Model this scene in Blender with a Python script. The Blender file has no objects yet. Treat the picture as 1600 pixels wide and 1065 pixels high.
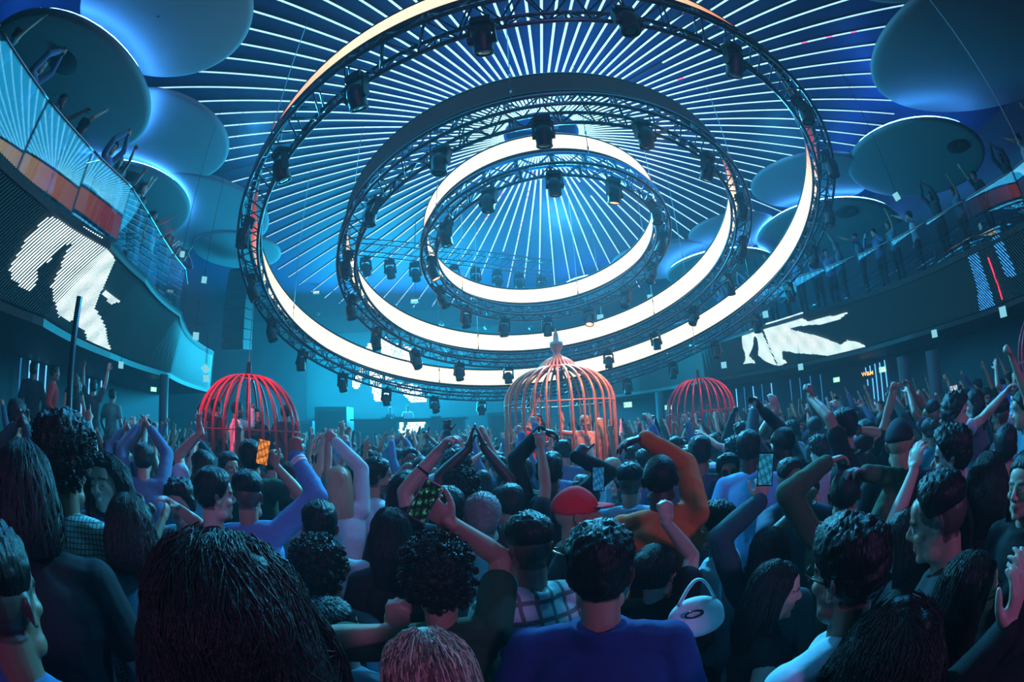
import bpy, bmesh, math, random
import numpy as np
from mathutils import Vector, Matrix, noise

# ------------------------------------------------------------------ camera, world, exposure, room lights
S = bpy.context.scene
COL = S.collection
EYE = 1.95                                   # camera height over the dance floor
F_PX, PITCH, ROLL = 731.0, math.radians(11.39), math.radians(-2.70)
def cam_basis():
    f = np.array([0, math.cos(PITCH), math.sin(PITCH)]); r = np.array([1., 0, 0]); u = np.cross(r, f)
    c, s = math.cos(ROLL), math.sin(ROLL)
    return c*r + s*u, -s*r + c*u, f
CR, CU, CF = cam_basis()
cam_d = bpy.data.cameras.new('camera'); cam = bpy.data.objects.new('camera', cam_d); COL.objects.link(cam)
cam_d.type = 'PANO'; cam_d.panorama_type = 'FISHEYE_EQUISOLID'
cam_d.sensor_fit = 'HORIZONTAL'; cam_d.sensor_width = 36.0; cam_d.sensor_height = 36.0*1065/1600
cam_d.fisheye_lens = F_PX*36.0/1600; cam_d.fisheye_fov = math.radians(200)
cam_d.clip_start = 0.05; cam_d.clip_end = 200
cam.matrix_world = Matrix(((CR[0], CU[0], -CF[0], 0), (CR[1], CU[1], -CF[1], 0), (CR[2], CU[2], -CF[2], EYE), (0, 0, 0, 1)))
S.camera = cam
S.view_settings.view_transform = 'Standard'; S.view_settings.look = 'None'
S.view_settings.exposure = 0.0; S.view_settings.gamma = 1.0; S.view_settings.use_curve_mapping = False
cy = S.cycles
cy.use_denoising = True
cy.max_bounces = 4; cy.diffuse_bounces = 2; cy.glossy_bounces = 2; cy.transmission_bounces = 4; cy.volume_bounces = 0; cy.transparent_max_bounces = 8
cy.caustics_reflective = False; cy.caustics_refractive = False; cy.sample_clamp_indirect = 3.0; cy.sample_clamp_direct = 0
cy.use_adaptive_sampling = True; cy.adaptive_threshold = 0.03
W = bpy.data.worlds.new('world'); S.world = W; W.use_nodes = True
W.node_tree.nodes['Background'].inputs[0].default_value = (0.012, 0.02, 0.06, 1); W.node_tree.nodes['Background'].inputs[1].default_value = 0.5

# thin theatrical haze fills the whole hall
_v = W.node_tree.nodes.new('ShaderNodeVolumeScatter'); W.node_tree.links.new(_v.outputs[0], W.node_tree.nodes['World Output'].inputs['Volume'])
_v.inputs['Density'].default_value = .0055; _v.inputs['Color'].default_value = (.75, .9, 1, 1); _v.inputs['Anisotropy'].default_value = .25
def aim(o, d):
    o.rotation_euler = Vector(d).to_track_quat('-Z', 'Y').to_euler()
def lamp(name, kind, loc, target, color, watts, **k):
    l = bpy.data.lights.new(name, kind); l.color = color; l.energy = watts
    for a, v in k.items(): setattr(l, a, v)
    o = bpy.data.objects.new(name, l); COL.objects.link(o); o.location = loc
    aim(o, Vector(target) - Vector(loc)); return o
# the teal stage wash, an added blue fill for the ceiling, the blue wash of the rig, the violet back light from the balcony behind the camera
lamp('stage_wash_light', 'AREA', (-6.0, 23.4, 5.0), (-3.0, 10, -1.5), (0.01, .48, .80), 8500, shape='RECTANGLE', size=9, size_y=4)
lamp('ceiling_fill_light', 'AREA', (1.0, 9.3, 6.3), (1.0, 9.3, 9), (.0, .26, .85), 480, shape='DISK', size=6)  # added fill to brighten the ceiling, belongs to no fixture
lamp('rig_wash_light', 'AREA', (1.0, 9.3, 8.3), (1.0, 8.6, 0), (.02, .40, .75), 1100, shape='DISK', size=13)
lamp('front_wash_light', 'SPOT', (1.5, 11.5, 7.9), (0.3, 2.6, 1.6), (.05, .50, .85), 12000, spot_size=1.05, spot_blend=.6, shadow_soft_size=.4)
lamp('left_wash_light', 'SPOT', (-5.0, 6.5, 7.9), (-.8, 2.2, 1.5), (.03, .40, .9), 3000, spot_size=1.0, spot_blend=.6, shadow_soft_size=.3)
lamp('right_wash_light', 'SPOT', (5.5, 6.5, 7.5), (2.6, 2.4, 1.5), (.03, .42, .9), 2400, spot_size=.9, spot_blend=.6, shadow_soft_size=.3)
lamp('red_ring_spot', 'SPOT', (2.0, 4.2, 5.6), (.78, 6.95, 1.9), (1, .32, .20), 1600, spot_size=.40, spot_blend=.5, shadow_soft_size=.1)
lamp('red_beam_spot', 'SPOT', (2.3, 10.9, 5.1), (2.9, 12.0, 0.0), (1, .05, .08), 1400, spot_size=.30, spot_blend=.4, shadow_soft_size=.1)
lamp('violet_back_light', 'SPOT', (2.5, -7.0, 4.6), (1.5, 5.0, 1.6), (.46, .20, .68), 1150, spot_size=1.5, spot_blend=.7, shadow_soft_size=.6)

# ------------------------------------------------------------------ pixel of the photograph (1600 x 1065) -> direction / point
def ray(px, py):
    x, y = (px-800)/F_PX, -(py-532.5)/F_PX
    r = math.hypot(x, y)+1e-12; th = 2*math.asin(min(.999, r/2))
    d = CR*(x/r*math.sin(th)) + CU*(y/r*math.sin(th)) + CF*math.cos(th)
    return d
def at_z(px, py, z):
    d = ray(px, py); t = (z-EYE)/d[2]; return np.array([d[0]*t, d[1]*t, z])
def at_d(px, py, dist):
    return ray(px, py)*dist + np.array([0, 0, EYE])
def at_y(px, py, y):
    d = ray(px, py); return d*(y/d[1]) + np.array([0, 0, EYE])

# ------------------------------------------------------------------ materials
def nt(name):
    m = bpy.data.materials.new(name); m.use_nodes = True
    n = m.node_tree.nodes; return m, n, m.node_tree.links, n['Principled BSDF']
def mat(name, color, rough=.6, metal=0., bump=0., scale=40., spec=.5, vary=0., stretch=None, sheen=0.):
    m, n, l, p = nt(name)
    p.inputs['Base Color'].default_value = (*color, 1); p.inputs['Roughness'].default_value = rough; p.inputs['Metallic'].default_value = metal
    p.inputs['Specular IOR Level'].default_value = spec
    if sheen: p.inputs['Sheen Weight'].default_value = sheen
    if bump or vary:
        tc = n.new('ShaderNodeTexCoord'); mp = n.new('ShaderNodeMapping'); nz = n.new('ShaderNodeTexNoise')
        l.new(tc.outputs['Object'], mp.inputs[0]); l.new(mp.outputs[0], nz.inputs['Vector'])
        if stretch: mp.inputs['Scale'].default_value = stretch
        nz.inputs['Scale'].default_value = scale; nz.inputs['Detail'].default_value = 4
        if bump:
            b = n.new('ShaderNodeBump'); b.inputs['Strength'].default_value = bump; b.inputs['Distance'].default_value = .02
            l.new(nz.outputs[0], b.inputs['Height']); l.new(b.outputs[0], p.inputs['Normal'])
        if vary:
            mx = n.new('ShaderNodeMix'); mx.data_type = 'RGBA'
            mx.inputs[6].default_value = (*[c*(1-vary) for c in color], 1); mx.inputs[7].default_value = (*[min(1, c*(1+vary)) for c in color], 1)
            l.new(nz.outputs[0], mx.inputs[0]); l.new(mx.outputs[2], p.inputs['Base Color'])
    return m
def emit(name, color, strength):
    m = bpy.data.materials.new(name); m.use_nodes = True; n = m.node_tree.nodes; n.clear()
    e = n.new('ShaderNodeEmission'); o = n.new('ShaderNodeOutputMaterial'); m.node_tree.links.new(e.outputs[0], o.inputs[0])
    e.inputs[0].default_value = (*color, 1); e.inputs[1].default_value = strength; return m
def emit_attr(name, strength, base=(.004, .006, .01)):
    """a screen: each cell of the mesh carries the colour it shows"""
    m, n, l, p = nt(name); a = n.new('ShaderNodeAttribute'); a.attribute_name = 'Col'
    p.inputs['Base Color'].default_value = (*base, 1); p.inputs['Roughness'].default_value = .5; p.inputs['Specular IOR Level'].default_value = .04
    l.new(a.outputs['Color'], p.inputs['Emission Color']); p.inputs['Emission Strength'].default_value = strength; return m

# ------------------------------------------------------------------ mesh builder
class MB:
    def __init__(s): s.v = []; s.f = []; s.m = []; s.c = None; s.n = 0
    def add(s, V, Fc, mi=0):
        V = np.asarray(V, float).reshape(-1, 3); s.v.append(V)
        for f in Fc: s.f.append(tuple(i+s.n for i in f)); s.m.append(mi)
        s.n += len(V)
    def box(s, c, d, mi=0, R=None):
        c = np.array(c, float); h = np.array(d, float)/2
        V = np.array([(x, y, z) for x in (-1, 1) for y in (-1, 1) for z in (-1, 1)])*h
        if R is not None: V = V @ np.array(R).T
        s.add(V+c, [(0, 1, 3, 2), (4, 6, 7, 5), (0, 4, 5, 1), (2, 3, 7, 6), (0, 2, 6, 4), (1, 5, 7, 3)], mi)
    def tube(s, P, r, seg=8, mi=0, closed=False, cap=True, flat=None):
        P = np.asarray(P, float); n = len(P); r = np.broadcast_to(np.asarray(r, float), (n,))
        T = np.roll(P, -1, 0)-np.roll(P, 1, 0) if closed else np.gradient(P, axis=0)
        T /= np.linalg.norm(T, axis=1)[:, None]+1e-12
        ref = np.array([0, 0, 1.]) if abs(T[0][2]) < .9 else np.array([0, 1., 0])
        U = np.cross(T[0], ref); U /= np.linalg.norm(U); V = []
        a = np.arange(seg)*2*math.pi/seg
        for i in range(n):
            U = U - T[i]*(U@T[i]); U /= np.linalg.norm(U)+1e-12; B = np.cross(T[i], U)
            k = (1, 1) if flat is None else flat
            V.append(P[i] + r[i]*(np.outer(np.cos(a)*k[0], U)+np.outer(np.sin(a)*k[1], B)))
        Fc = []
        m = n if closed else n-1
        for i in range(m):
            j = (i+1) % n
            for k in range(seg):
                k2 = (k+1) % seg; Fc.append((i*seg+k, i*seg+k2, j*seg+k2, j*seg+k))
        if cap and not closed:
            Fc.append(tuple(range(seg))[::-1]); Fc.append(tuple((n-1)*seg+k for k in range(seg)))
        s.add(np.concatenate(V), Fc, mi)
    def lathe(s, prof, c=(0, 0, 0), seg=24, mi=0, R=None):
        V = []; Fc = []
        a = np.arange(seg)*2*math.pi/seg
        for (r, z) in prof: V.append(np.stack([r*np.cos(a), r*np.sin(a), np.full(seg, z)], 1))
        V = np.concatenate(V)
        if R is not None: V = V @ np.array(R).T
        for i in range(len(prof)-1):
            for k in range(seg): k2 = (k+1) % seg; Fc.append((i*seg+k, i*seg+k2, (i+1)*seg+k2, (i+1)*seg+k))
        if prof[0][0] > 1e-6: Fc.append(tuple(range(seg))[::-1])
        if prof[-1][0] > 1e-6: Fc.append(tuple((len(prof)-1)*seg+k for k in range(seg)))
        s.add(V+np.array(c), Fc, mi)
    def ell(s, c, r, u=14, w=9, mi=0, R=None):
        th = np.linspace(0, math.pi, w+1)
        V = [(0, 0, 1)]
        for t in th[1:-1]:
            for k in range(u): a = 2*math.pi*k/u; V.append((math.sin(t)*math.cos(a), math.sin(t)*math.sin(a), math.cos(t)))
        V.append((0, 0, -1)); V = np.array(V)*np.array(r)
        if R is not None: V = V @ np.array(R).T
        Fc = [(0, 1+k, 1+(k+1) % u) for k in range(u)]
        for i in range(w-2):
            for k in range(u): a = 1+i*u; Fc.append((a+k, a+u+k, a+u+(k+1) % u, a+(k+1) % u))
        b = 1+(w-2)*u; e = len(V)-1
        Fc += [(b+k, e, b+(k+1) % u) for k in range(u)]
        s.add(V+np.array(c), Fc, mi)
    def data(s, name, mats, smooth=True):
        me = bpy.data.meshes.new(name); V = np.concatenate(s.v)
        me.from_pydata(V.tolist(), [], s.f)
        for m in (mats if isinstance(mats, (list, tuple)) else [mats]): me.materials.append(m)
        me.polygons.foreach_set('material_index', s.m)
        if smooth: me.polygons.foreach_set('use_smooth', [True]*len(s.f))
        me.update(); return me
    def build(s, name, mats, parent=None, smooth=False, loc=None):
        o = bpy.data.objects.new(name, s.data(name, mats, smooth)); COL.objects.link(o)
        if parent is not None: o.parent = parent
        if loc is not None: o.location = loc
        return o
def tag(o, label=None, cat=None, group=None, kind=None):
    for k, v in (('label', label), ('category', cat), ('group', group), ('kind', kind)):
        if v: o[k] = v
    return o
def empty(name, loc, label, cat, group=None, rz=0):
    o = bpy.data.objects.new(name, None); COL.objects.link(o); o.location = loc; o.rotation_euler = (0, 0, rz)
    return tag(o, label, cat, group)
def copy_tree(o, parent=None):
    c = o.copy(); COL.objects.link(c)
    if parent is not None: c.parent = parent
    for ch in o.children: copy_tree(ch, c)
    return c
def inside(poly, X, Y):
    r = np.zeros(np.shape(X), bool); n = len(poly)
    for i in range(n):
        (x0, y0), (x1, y1) = poly[i], poly[(i+1) % n]
        c = (y0 > Y) != (y1 > Y)
        r ^= c & (X < (x1-x0)*(Y-y0)/((y1-y0) or 1e-9)+x0)
    return r
def lerp_poly(P, u):
    P = np.asarray(P, float); L = np.r_[0, np.cumsum(np.linalg.norm(np.diff(P, axis=0), axis=1))]
    return np.stack([np.interp(u*L[-1], L, P[:, k]) for k in range(P.shape[1])], -1), L[-1]
def smooth_poly(P, n):
    """Catmull-Rom through the points"""
    P = np.asarray(P, float); Q = np.vstack([2*P[0]-P[1], P, 2*P[-1]-P[-2]]); out = []
    m = len(P)-1
    for t in np.linspace(0, m-1e-9, n):
        i = int(t); f = t-i; a, b, c, d = Q[i:i+4]
        out.append(.5*((2*b)+(-a+c)*f+(2*a-5*b+4*c-d)*f*f+(-a+3*b-3*c+d)*f**3))
    return np.array(out)
# ------------------------------------------------------------------ shell of the hall
CZ = 8.95                                    # ceiling height
CX, CY = .95, 9.34                           # centre of the radial ceiling
M_floor = mat('floor_black', (.02, .02, .025), .35, bump=.1, scale=6)
M_ceil = mat('ceiling_navy', (.012, .055, .17), .6, vary=.25, scale=.7, spec=.15)
M_wall = mat('wall_dark', (.03, .05, .075), .7, bump=.15, scale=5)
M_wallteal = mat('stage_wall', (.10, .17, .21), .75, vary=.15, scale=.8)
M_black = mat('black_metal', (.012, .013, .016), .38, .6)
M_blackp = mat('black_plastic', (.012, .013, .016), .5)
M_truss = mat('truss_metal', (.10, .115, .15), .34, .8)
M_disc = mat('disc_plaster', (.20, .27, .30), .8, bump=.06, scale=60)
M_fascia = mat('fascia_black', (.006, .009, .013), .5)
M_steel = mat('steel', (.35, .36, .38), .3, .9)
def flat(name, pts, m, kind='structure', label=None):
    b = MB(); b.add(pts, [tuple(range(len(pts)))]); o = b.build(name, m); o['kind'] = kind
    return o
X0, X1, Y0, Y1 = -22, 16, -8, 25
b = MB(); b.box(((X0+X1)/2, (Y0+Y1)/2, -.1), (X1-X0, Y1-Y0, .2)); b.build('floor', M_floor)['kind'] = 'structure'
# ceiling with the round opening in its middle
b = MB(); n = 100; a = np.arange(n)*2*math.pi/n
inner = np.stack([CX+.86*np.cos(a), CY+.86*np.sin(a), np.full(n, CZ)], 1)
def to_rect(c, s):
    t = []
    for v, p, lo, hi in ((c, CX, X0, X1), (s, CY, Y0, Y1)):
        if v > 1e-9: t.append((hi-p)/v)
        elif v < -1e-9: t.append((lo-p)/v)
    return min(t)
outer = np.array([(CX+to_rect(math.cos(q), math.sin(q))*math.cos(q), CY+to_rect(math.cos(q), math.sin(q))*math.sin(q), CZ) for q in a])
b.add(np.vstack([inner, outer]), [(k, n+k, n+(k+1) % n, (k+1) % n) for k in range(n)])
up = inner+np.array([0, 0, .8]); b.add(np.vstack([inner, up]), [(k, (k+1) % n, n+(k+1) % n, n+k) for k in range(n)]); b.add(up, [tuple(range(n))])
b.build('ceiling', M_ceil)['kind'] = 'structure'
for nm, p in (('wall_back', [(X0, Y1), (X1, Y1)]), ('wall_left', [(X0, Y0), (X0, Y1)]), ('wall_right', [(X1, Y0), (X1, Y1)]), ('wall_front', [(X0, Y0), (X1, Y0)])):
    (xa, ya), (xb, yb) = p; b = MB()
    b.box(((xa+xb)/2, (ya+yb)/2, CZ/2), (max(.2, abs(xb-xa)), max(.2, abs(yb-ya)), CZ))
    b.build(nm, M_wallteal if nm == 'wall_back' else M_wall)['kind'] = 'structure'

# ------------------------------------------------------------------ radial LED bars under the ceiling
M_bar = bpy.data.materials.new('led_bar_light'); M_bar.use_nodes = True
_n = M_bar.node_tree.nodes; _l = M_bar.node_tree.links; _n.clear()
_e = _n.new('ShaderNodeEmission'); _o = _n.new('ShaderNodeOutputMaterial'); _l.new(_e.outputs[0], _o.inputs[0])
_at = _n.new('ShaderNodeAttribute'); _at.attribute_name = 'Col'; _l.new(_at.outputs['Color'], _e.inputs[0]); _e.inputs[1].default_value = 1.0
M_housing = mat('bar_housing', (.02, .03, .05), .5)
R_IN, R_OUT = .92, 21.
def bar_mesh(k, r1, gaps):
    """one pixel bar: an aluminium channel and its lit face, cell by cell"""
    rng = random.Random(k); b = MB(); b.box(((R_IN+r1)/2, 0, .012), (r1-R_IN, .05, .024), 0)
    cells = np.arange(R_IN, r1, .16 if r1 < 14 else .12); cols = [(0, 0, 0)]*6; hue = rng.random()
    for c0 in cells:
        c1 = min(c0+cells[1]-cells[0], r1)
        if any(g0 < c0 < g1 for g0, g1 in gaps): continue
        if c0 > 13.5 and rng.random() < (c0-13.5)/6.5: continue
        w = .025
        b.add([(c0, -w, -.004), (c1, -w, -.004), (c1, w, -.004), (c0, w, -.004)], [(0, 1, 2, 3)], 1)
        f = min(1, max(0, (c0-1)/9.5)); q = 1.5-.4*f+.25*rng.random()
        col = (np.array((.52, 1.02, 1.10))*(1-f)+np.array((.36, .72, 1.12))*f)*q
        if hue > .96 and rng.random() < .10: col = np.array((1.1, .25, .7))
        cols.append(tuple(col))
    me = b.data('led_bar', [M_housing, M_bar], False)
    at = me.color_attributes.new('Col', 'FLOAT_COLOR', 'CORNER')
    arr = np.zeros((len(me.loops), 4), np.float32); arr[:, 3] = 1; i = 0
    for p, c in zip(me.polygons, cols): arr[p.loop_start:p.loop_start+p.loop_total, :3] = c
    at.data.foreach_set('color', arr.ravel()); return me
PH0 = math.degrees(math.atan2(*(at_z(846, 129, CZ)[1::-1][:2]-np.array([CY, CX]))))   # phase of the bar above the middle of the picture
kinds = {}
for k in range(100):
    ang = math.radians(PH0 + 3.6*k)
    d = np.array([math.cos(ang), math.sin(ang)])
    # the bars run to the edge of the disc ring at the sides and on towards the stage at the far side
    far = max(0, d[1]); r1 = 9.9 + 11*far**2.2 if d[1] > 0 else 9.9
    r1 = round(min(r1, (24.2-CY)/d[1]-.1 if d[1] > .2 else r1), 1)
    wr = [p for p in ((-45, 16.9), (-30.2, 15.1), (-23.2, 14.2), (-9.2, 13.3), (3.9, 12.5), (11.5, 12.1), (26, 11.9), (44, 12.6), (65, 14.3), (78, 15.8))]
    dg = math.degrees(math.atan2(d[1], d[0]))
    if -45 < dg < 74: r1 = round(min(r1, float(np.interp(dg, [p[0] for p in wr], [p[1] for p in wr]))-.35), 1)
    gaps = ()
    if k % 23 == 7: gaps = ((7.6, 20),)
    elif k % 31 == 12: gaps = ((2.6, 3.5),)
    o = bpy.data.objects.new('led_light_bar', bar_mesh(k, r1, gaps)); COL.objects.link(o)
    o.location = (CX, CY, CZ-.03); o.rotation_euler = (0, 0, ang)
    tag(o, 'thin lit cyan white bar in the radial sunburst on the ceiling', 'light bar', 'radial light bars on the ceiling')

# the rigging seen in the round opening
r = empty('ceiling_rigging', (CX, CY, CZ+.3), 'dim metal rigging inside the round opening at the centre of the ceiling', 'rigging')
for s in (-.25, .3):
    b = MB(); b.tube([(-.7, s, .1), (.7, s+.2, .1)], .025, 8); b.build('bar', M_truss, r)
b = MB(); b.box((.35, .05, .05), (.22, .22, .2)); b.build('hoist_motor', M_truss, r)

# ------------------------------------------------------------------ the three tilted light rings
RN = np.array([-.077, .274, 1.]); RN /= np.linalg.norm(RN); RC = np.array([.099, 1, .352])*9.0+np.array([0, 0, EYE])
RA = np.cross([0, 1, 0], RN); RA /= np.linalg.norm(RA); RB_ = np.cross(RN, RA)
def rp(r, ang, h): return RC+RN*h+r*(math.cos(ang)*RA+math.sin(ang)*RB_)
def ring_strip(name, R, h0, h1, colf, parent, out):
    b = MB(); n = 180; V = []; a = np.arange(n)*2*math.pi/n
    for q in a:
        V += [rp(R, q, h0), rp(R, q, h1)]
    Fc = [(2*k, 2*((k+1) % n), 2*((k+1) % n)+1, 2*k+1) for k in range(n)]
    b.add(V, Fc); me = b.data(name, [M_bar], False)
    at = me.color_attributes.new('Col', 'FLOAT_COLOR', 'CORNER'); arr = np.ones((len(me.loops), 4), np.float32)
    for p in me.polygons: arr[p.loop_start:p.loop_start+4, :3] = colf(math.degrees(a[p.index]) % 360)
    at.data.foreach_set('color', arr.ravel())
    o = bpy.data.objects.new(name, me); COL.objects.link(o); o.parent = parent; return o
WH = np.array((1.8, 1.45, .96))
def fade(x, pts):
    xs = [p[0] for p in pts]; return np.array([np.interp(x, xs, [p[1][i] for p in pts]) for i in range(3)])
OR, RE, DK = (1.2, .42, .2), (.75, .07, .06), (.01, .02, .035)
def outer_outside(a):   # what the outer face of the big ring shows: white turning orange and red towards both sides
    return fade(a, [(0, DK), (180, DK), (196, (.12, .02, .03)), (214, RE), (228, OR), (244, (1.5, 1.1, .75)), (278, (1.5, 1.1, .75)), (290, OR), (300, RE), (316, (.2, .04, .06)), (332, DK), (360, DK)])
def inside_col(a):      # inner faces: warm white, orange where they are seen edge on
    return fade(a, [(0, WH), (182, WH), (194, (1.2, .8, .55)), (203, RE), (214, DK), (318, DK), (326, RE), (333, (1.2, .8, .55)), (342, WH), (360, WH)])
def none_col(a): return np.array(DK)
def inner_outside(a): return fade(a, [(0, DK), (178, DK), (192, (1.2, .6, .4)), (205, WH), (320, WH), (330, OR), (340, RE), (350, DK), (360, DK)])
def ring(label, R, dh, nl, phase, outcol, tri, tsz, bandh, th=.25):
    root = empty('light_ring', tuple(RC+RN*dh), label, 'ring light')
    inv = Matrix.Translation(-Vector(root.location))
    def fix(o): o.matrix_parent_inverse = inv; return o
    fix(ring_strip('inner_light_strip', R-.03, dh, dh+bandh, inside_col, root, False))
    fix(ring_strip('outer_light_strip', R+.03, dh, dh+bandh, outcol, root, True))
    b = MB(); n = 180
    for hh in (dh-.01, dh+bandh+.015):
        P = [rp(R, 2*math.pi*k/n, hh) for k in range(n)]; b.tube(P, .045, 6, closed=True)
    fix(b.build('strip_frame', M_black, root, True))
    q0, q1 = dh-.20, dh-.20-th; R0 = R; R = R+.07
    for (rr, hh) in ((R+.02, q0), (R-tsz, q0), (R+.02, q1), (R-tsz, q1)):
        b = MB(); b.tube([rp(rr, 2*math.pi*k/n, hh) for k in range(n)], .030, 8, closed=True); fix(b.build('chord', M_truss, root, True))
    b = MB()
    for k in range(tri):
        a0, a1 = 2*math.pi*k/tri, 2*math.pi*(k+.5)/tri; a2 = 2*math.pi*(k+1)/tri
        for (ra, ha, rb, hb) in ((R+.02, q0, R+.02, q1), (R-tsz, q0, R-tsz, q1), (R+.02, q1, R-tsz, q1), (R+.02, q0, R-tsz, q0)):
            b.tube([rp(ra, a0, ha), rp(rb, a1, hb)], .013, 5); b.tube([rp(rb, a1, hb), rp(ra, a2, ha)], .013, 5)
    for k in range(nl*2):
        a0 = 2*math.pi*k/(nl*2)
        for da in (-.006, .006):
            for ra in (R+.02, R-tsz): b.tube([rp(ra, a0+da, q0), rp(ra, a0+da, q1)], .018, 5)
    fix(b.build('lattice', M_truss, root, True))
    return root, q1
rings = []
rings.append((ring('largest of the three tilted hanging rings with orange and white light band', 5.98, 0., 24, 0, outer_outside, 72, .34, .52), 5.98, 24, -99.6))
rings.append((ring('middle hanging ring between the largest and smallest with white light inside', 4.18, .31, 18, 0, none_col, 50, .32, .50), 4.18, 18, -94.))
rings.append((ring('smallest innermost hanging ring glowing white on both faces', 2.56, .88, 14, 0, inner_outside, 32, .28, .42), 2.56, 14, -90.))

# moving head spotlights under the rings
M_lens = mat('lens_glass', (.05, .09, .12), .08, 0, spec=.9)
M_redlens = emit('red_lens', (1.0, .30, .16), 4.)
def moving_head(lens):
    root = bpy.data.objects.new('moving_head_light', None); COL.objects.link(root)
    b = MB(); b.box((0, 0, -.07), (.30, .24, .12)); b.box((0, 0, .02), (.06, .10, .08)); b.box((0.16, 0, -.07), (.02, .12, .06)); b.box((-.16, 0, -.07), (.02, .12, .06)); b.build('base', M_blackp, root)
    b = MB(); b.box((0, 0, -.155), (.36, .12, .05))
    for s in (-1, 1):
        b.box((s*.175, 0, -.30), (.04, .13, .30)); b.lathe([(0, -.03), (.075, -.03), (.075, .03), (0, .03)], (s*.175, 0, -.42), 14, R=[(0, 0, 1), (0, 1, 0), (1, 0, 0)])
    b.build('yoke', M_blackp, root)
    t = math.radians(18); Rx = np.array([(1, 0, 0), (0, math.cos(t), -math.sin(t)), (0, math.sin(t), math.cos(t))])
    b = MB(); b.lathe([(0, .19), (.09, .185), (.135, .13), (.15, .03), (.15, -.08), (.142, -.17), (.15, -.20), (.15, -.225), (.12, -.225), (.115, -.20)], (0, 0, -.42), 20, R=Rx); h = b.build('lamp_head', M_blackp, root, True)
    b = MB(); b.lathe([(0, -.222), (.07, -.218), (.118, -.205)], (0, 0, -.42), 20, R=Rx); b.build('lens', lens, h, True)
    return root
mh = moving_head(M_lens); mhr = moving_head(M_redlens); first = {0: True, 1: True}
ring_names = ('largest', 'middle', 'smallest')
for ri, ((root, q1), R, nl, ph) in enumerate(rings):
    for k in range(nl):
        a = math.radians(ph+360*k/nl); p = rp(R-.10, a, q1-.05)
        red = ri == 2 and abs(((math.degrees(a)-p0+180) % 360)-180) < 13 if False else (ri == 2 and k in (1, 6, 11))
        src = mhr if red else mh; key = int(red)
        o = src if first[key] else copy_tree(src); first[key] = False
        o.location = p; o.scale = (.74,)*3; tilt = Vector(RN).to_track_quat('Z', 'Y').to_matrix().to_4x4()
        o.rotation_euler = (random.Random(k+ri*50).uniform(-.35, .25), 0, a+math.pi/2)
        if red: tag(o, {1: 'moving spotlight with red lens at the upper right of the smallest ring', 6: 'moving spotlight with glowing red lens at the lower right of the smallest ring', 11: 'moving spotlight with glowing red lens at the lower left of the smallest ring'}[k], 'stage light')
        else: tag(o, 'unlit black moving spotlight under the %s hanging ring' % ring_names[ri], 'stage light', 'black spotlights under the %s ring' % ring_names[ri])

# hoist chains between rings and ceiling
M_chain = mat('chain', (.3, .32, .35), .35, .9)
for ri, ((root, q1), R, nl, ph) in enumerate(rings):
    for k in range(5 if ri else 7):
        a = math.radians(20+ri*25+k*360/(5 if ri else 7)); p = rp(R, a, q1+.25)
        b = MB(); L = CZ-.06-p[2]; b.tube([(0, 0, 0), (0, 0, L)], .008, 5)
        for z in (.25, .6): b.ell((0, 0, z), (.022, .022, .06), 6, 4)
        o = b.build('hoist_chain', M_chain, loc=p, smooth=True); tag(o, 'thin hoist chain from the ceiling down to the %s ring' % ring_names[ri], 'chain', 'hoist chains of the %s ring' % ring_names[ri])

# ------------------------------------------------------------------ overlapping round ceiling discs with blue cove light
M_cove = emit('cove_light', (.07, .33, 1.0), 42.)
M_hole = mat('disc_opening', (.006, .008, .012), .6)
def disc(label, c, r, n, hole, cove):
    """c relative to the eye; cove: (start, end) degrees of the lit rim, in the room's directions"""
    n = Vector((n[0], n[1], 1)).normalized(); q = n.to_track_quat('Z', 'Y')
    o = empty('ceiling_disc', (c[0], c[1], c[2]+EYE), label, 'ceiling disc'); o.rotation_mode = 'QUATERNION'; o.rotation_quaternion = q
    b = MB(); s = 96
    prof = [(0, 0)]+[(r*t, .02*t*t) for t in (.3, .6, .85, .95)]+[(r*.985, .03), (r, .07), (r*.995, .12), (r*.96, .14), (0, .14)]
    b.lathe(prof, (0, 0, 0), s); b.build('disc_panel', M_disc, o, True)
    b = MB(); b.ell((0, 0, -.005), (.03, .03, .02), 10, 6); b.build('centre_cap', M_disc, o, True)
    if hole:
        qi = q.inverted(); P = qi @ Vector((hole[0]-c[0], hole[1]-c[1], 0)); hr = hole[2]
        b = MB(); b.lathe([(0, -.012), (hr, -.012), (hr*1.04, 0.01)], (P.x, P.y, .008), 40); f = b.build('speaker_opening', M_hole, o, True)
        b = MB(); b.box((P.x-hr*.35, P.y-hr*.3, -.02), (hr*.7, hr*.55, .03)); b.build('speaker_grille', M_blackp, f)
    if cove:
        qi = q.to_matrix().inverted(); A = np.radians(np.linspace(cove[0], cove[1], 40)); P = []
        for t in A:
            d = qi @ Vector((math.cos(t), math.sin(t), 0)); d.z = 0; d.normalize(); P.append((d.x*(r-.10), d.y*(r-.10), .17))
        b = MB(); b.tube(P, .025, 6); b.build('cove_light_strip', M_cove, o, True)
    return o
def hole_at(px, py, z, r): p = at_z(px, py, z+EYE); return (p[0], p[1], r)
disc('big pale disc at the top left edge of the ceiling sunburst', (-5.49, 3.03, 6.25), 1.80, (.02, -.05), None, None)
disc('pale disc with a round dark opening above the left balcony front', (-8.88, 3.22, 6.09), 2.63, (.1, 0), hole_at(102, 90, 6.1, .42), (0, 360))
disc('pale disc without opening between the two left discs that have openings', (-8.0, 6.3, 6.27), 2.01, (0, 0), None, None)
disc('second pale disc with dark opening over the left balcony', (-10.67, 7.81, 5.8), 2.32, (-.1, 0), hole_at(203, 287, 5.85, .42), (0, 360))
disc('pale disc half hidden behind the left side of the largest ring', (-9.6, 10.0, 6.25), 2.75, (0, 0), None, None)
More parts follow.
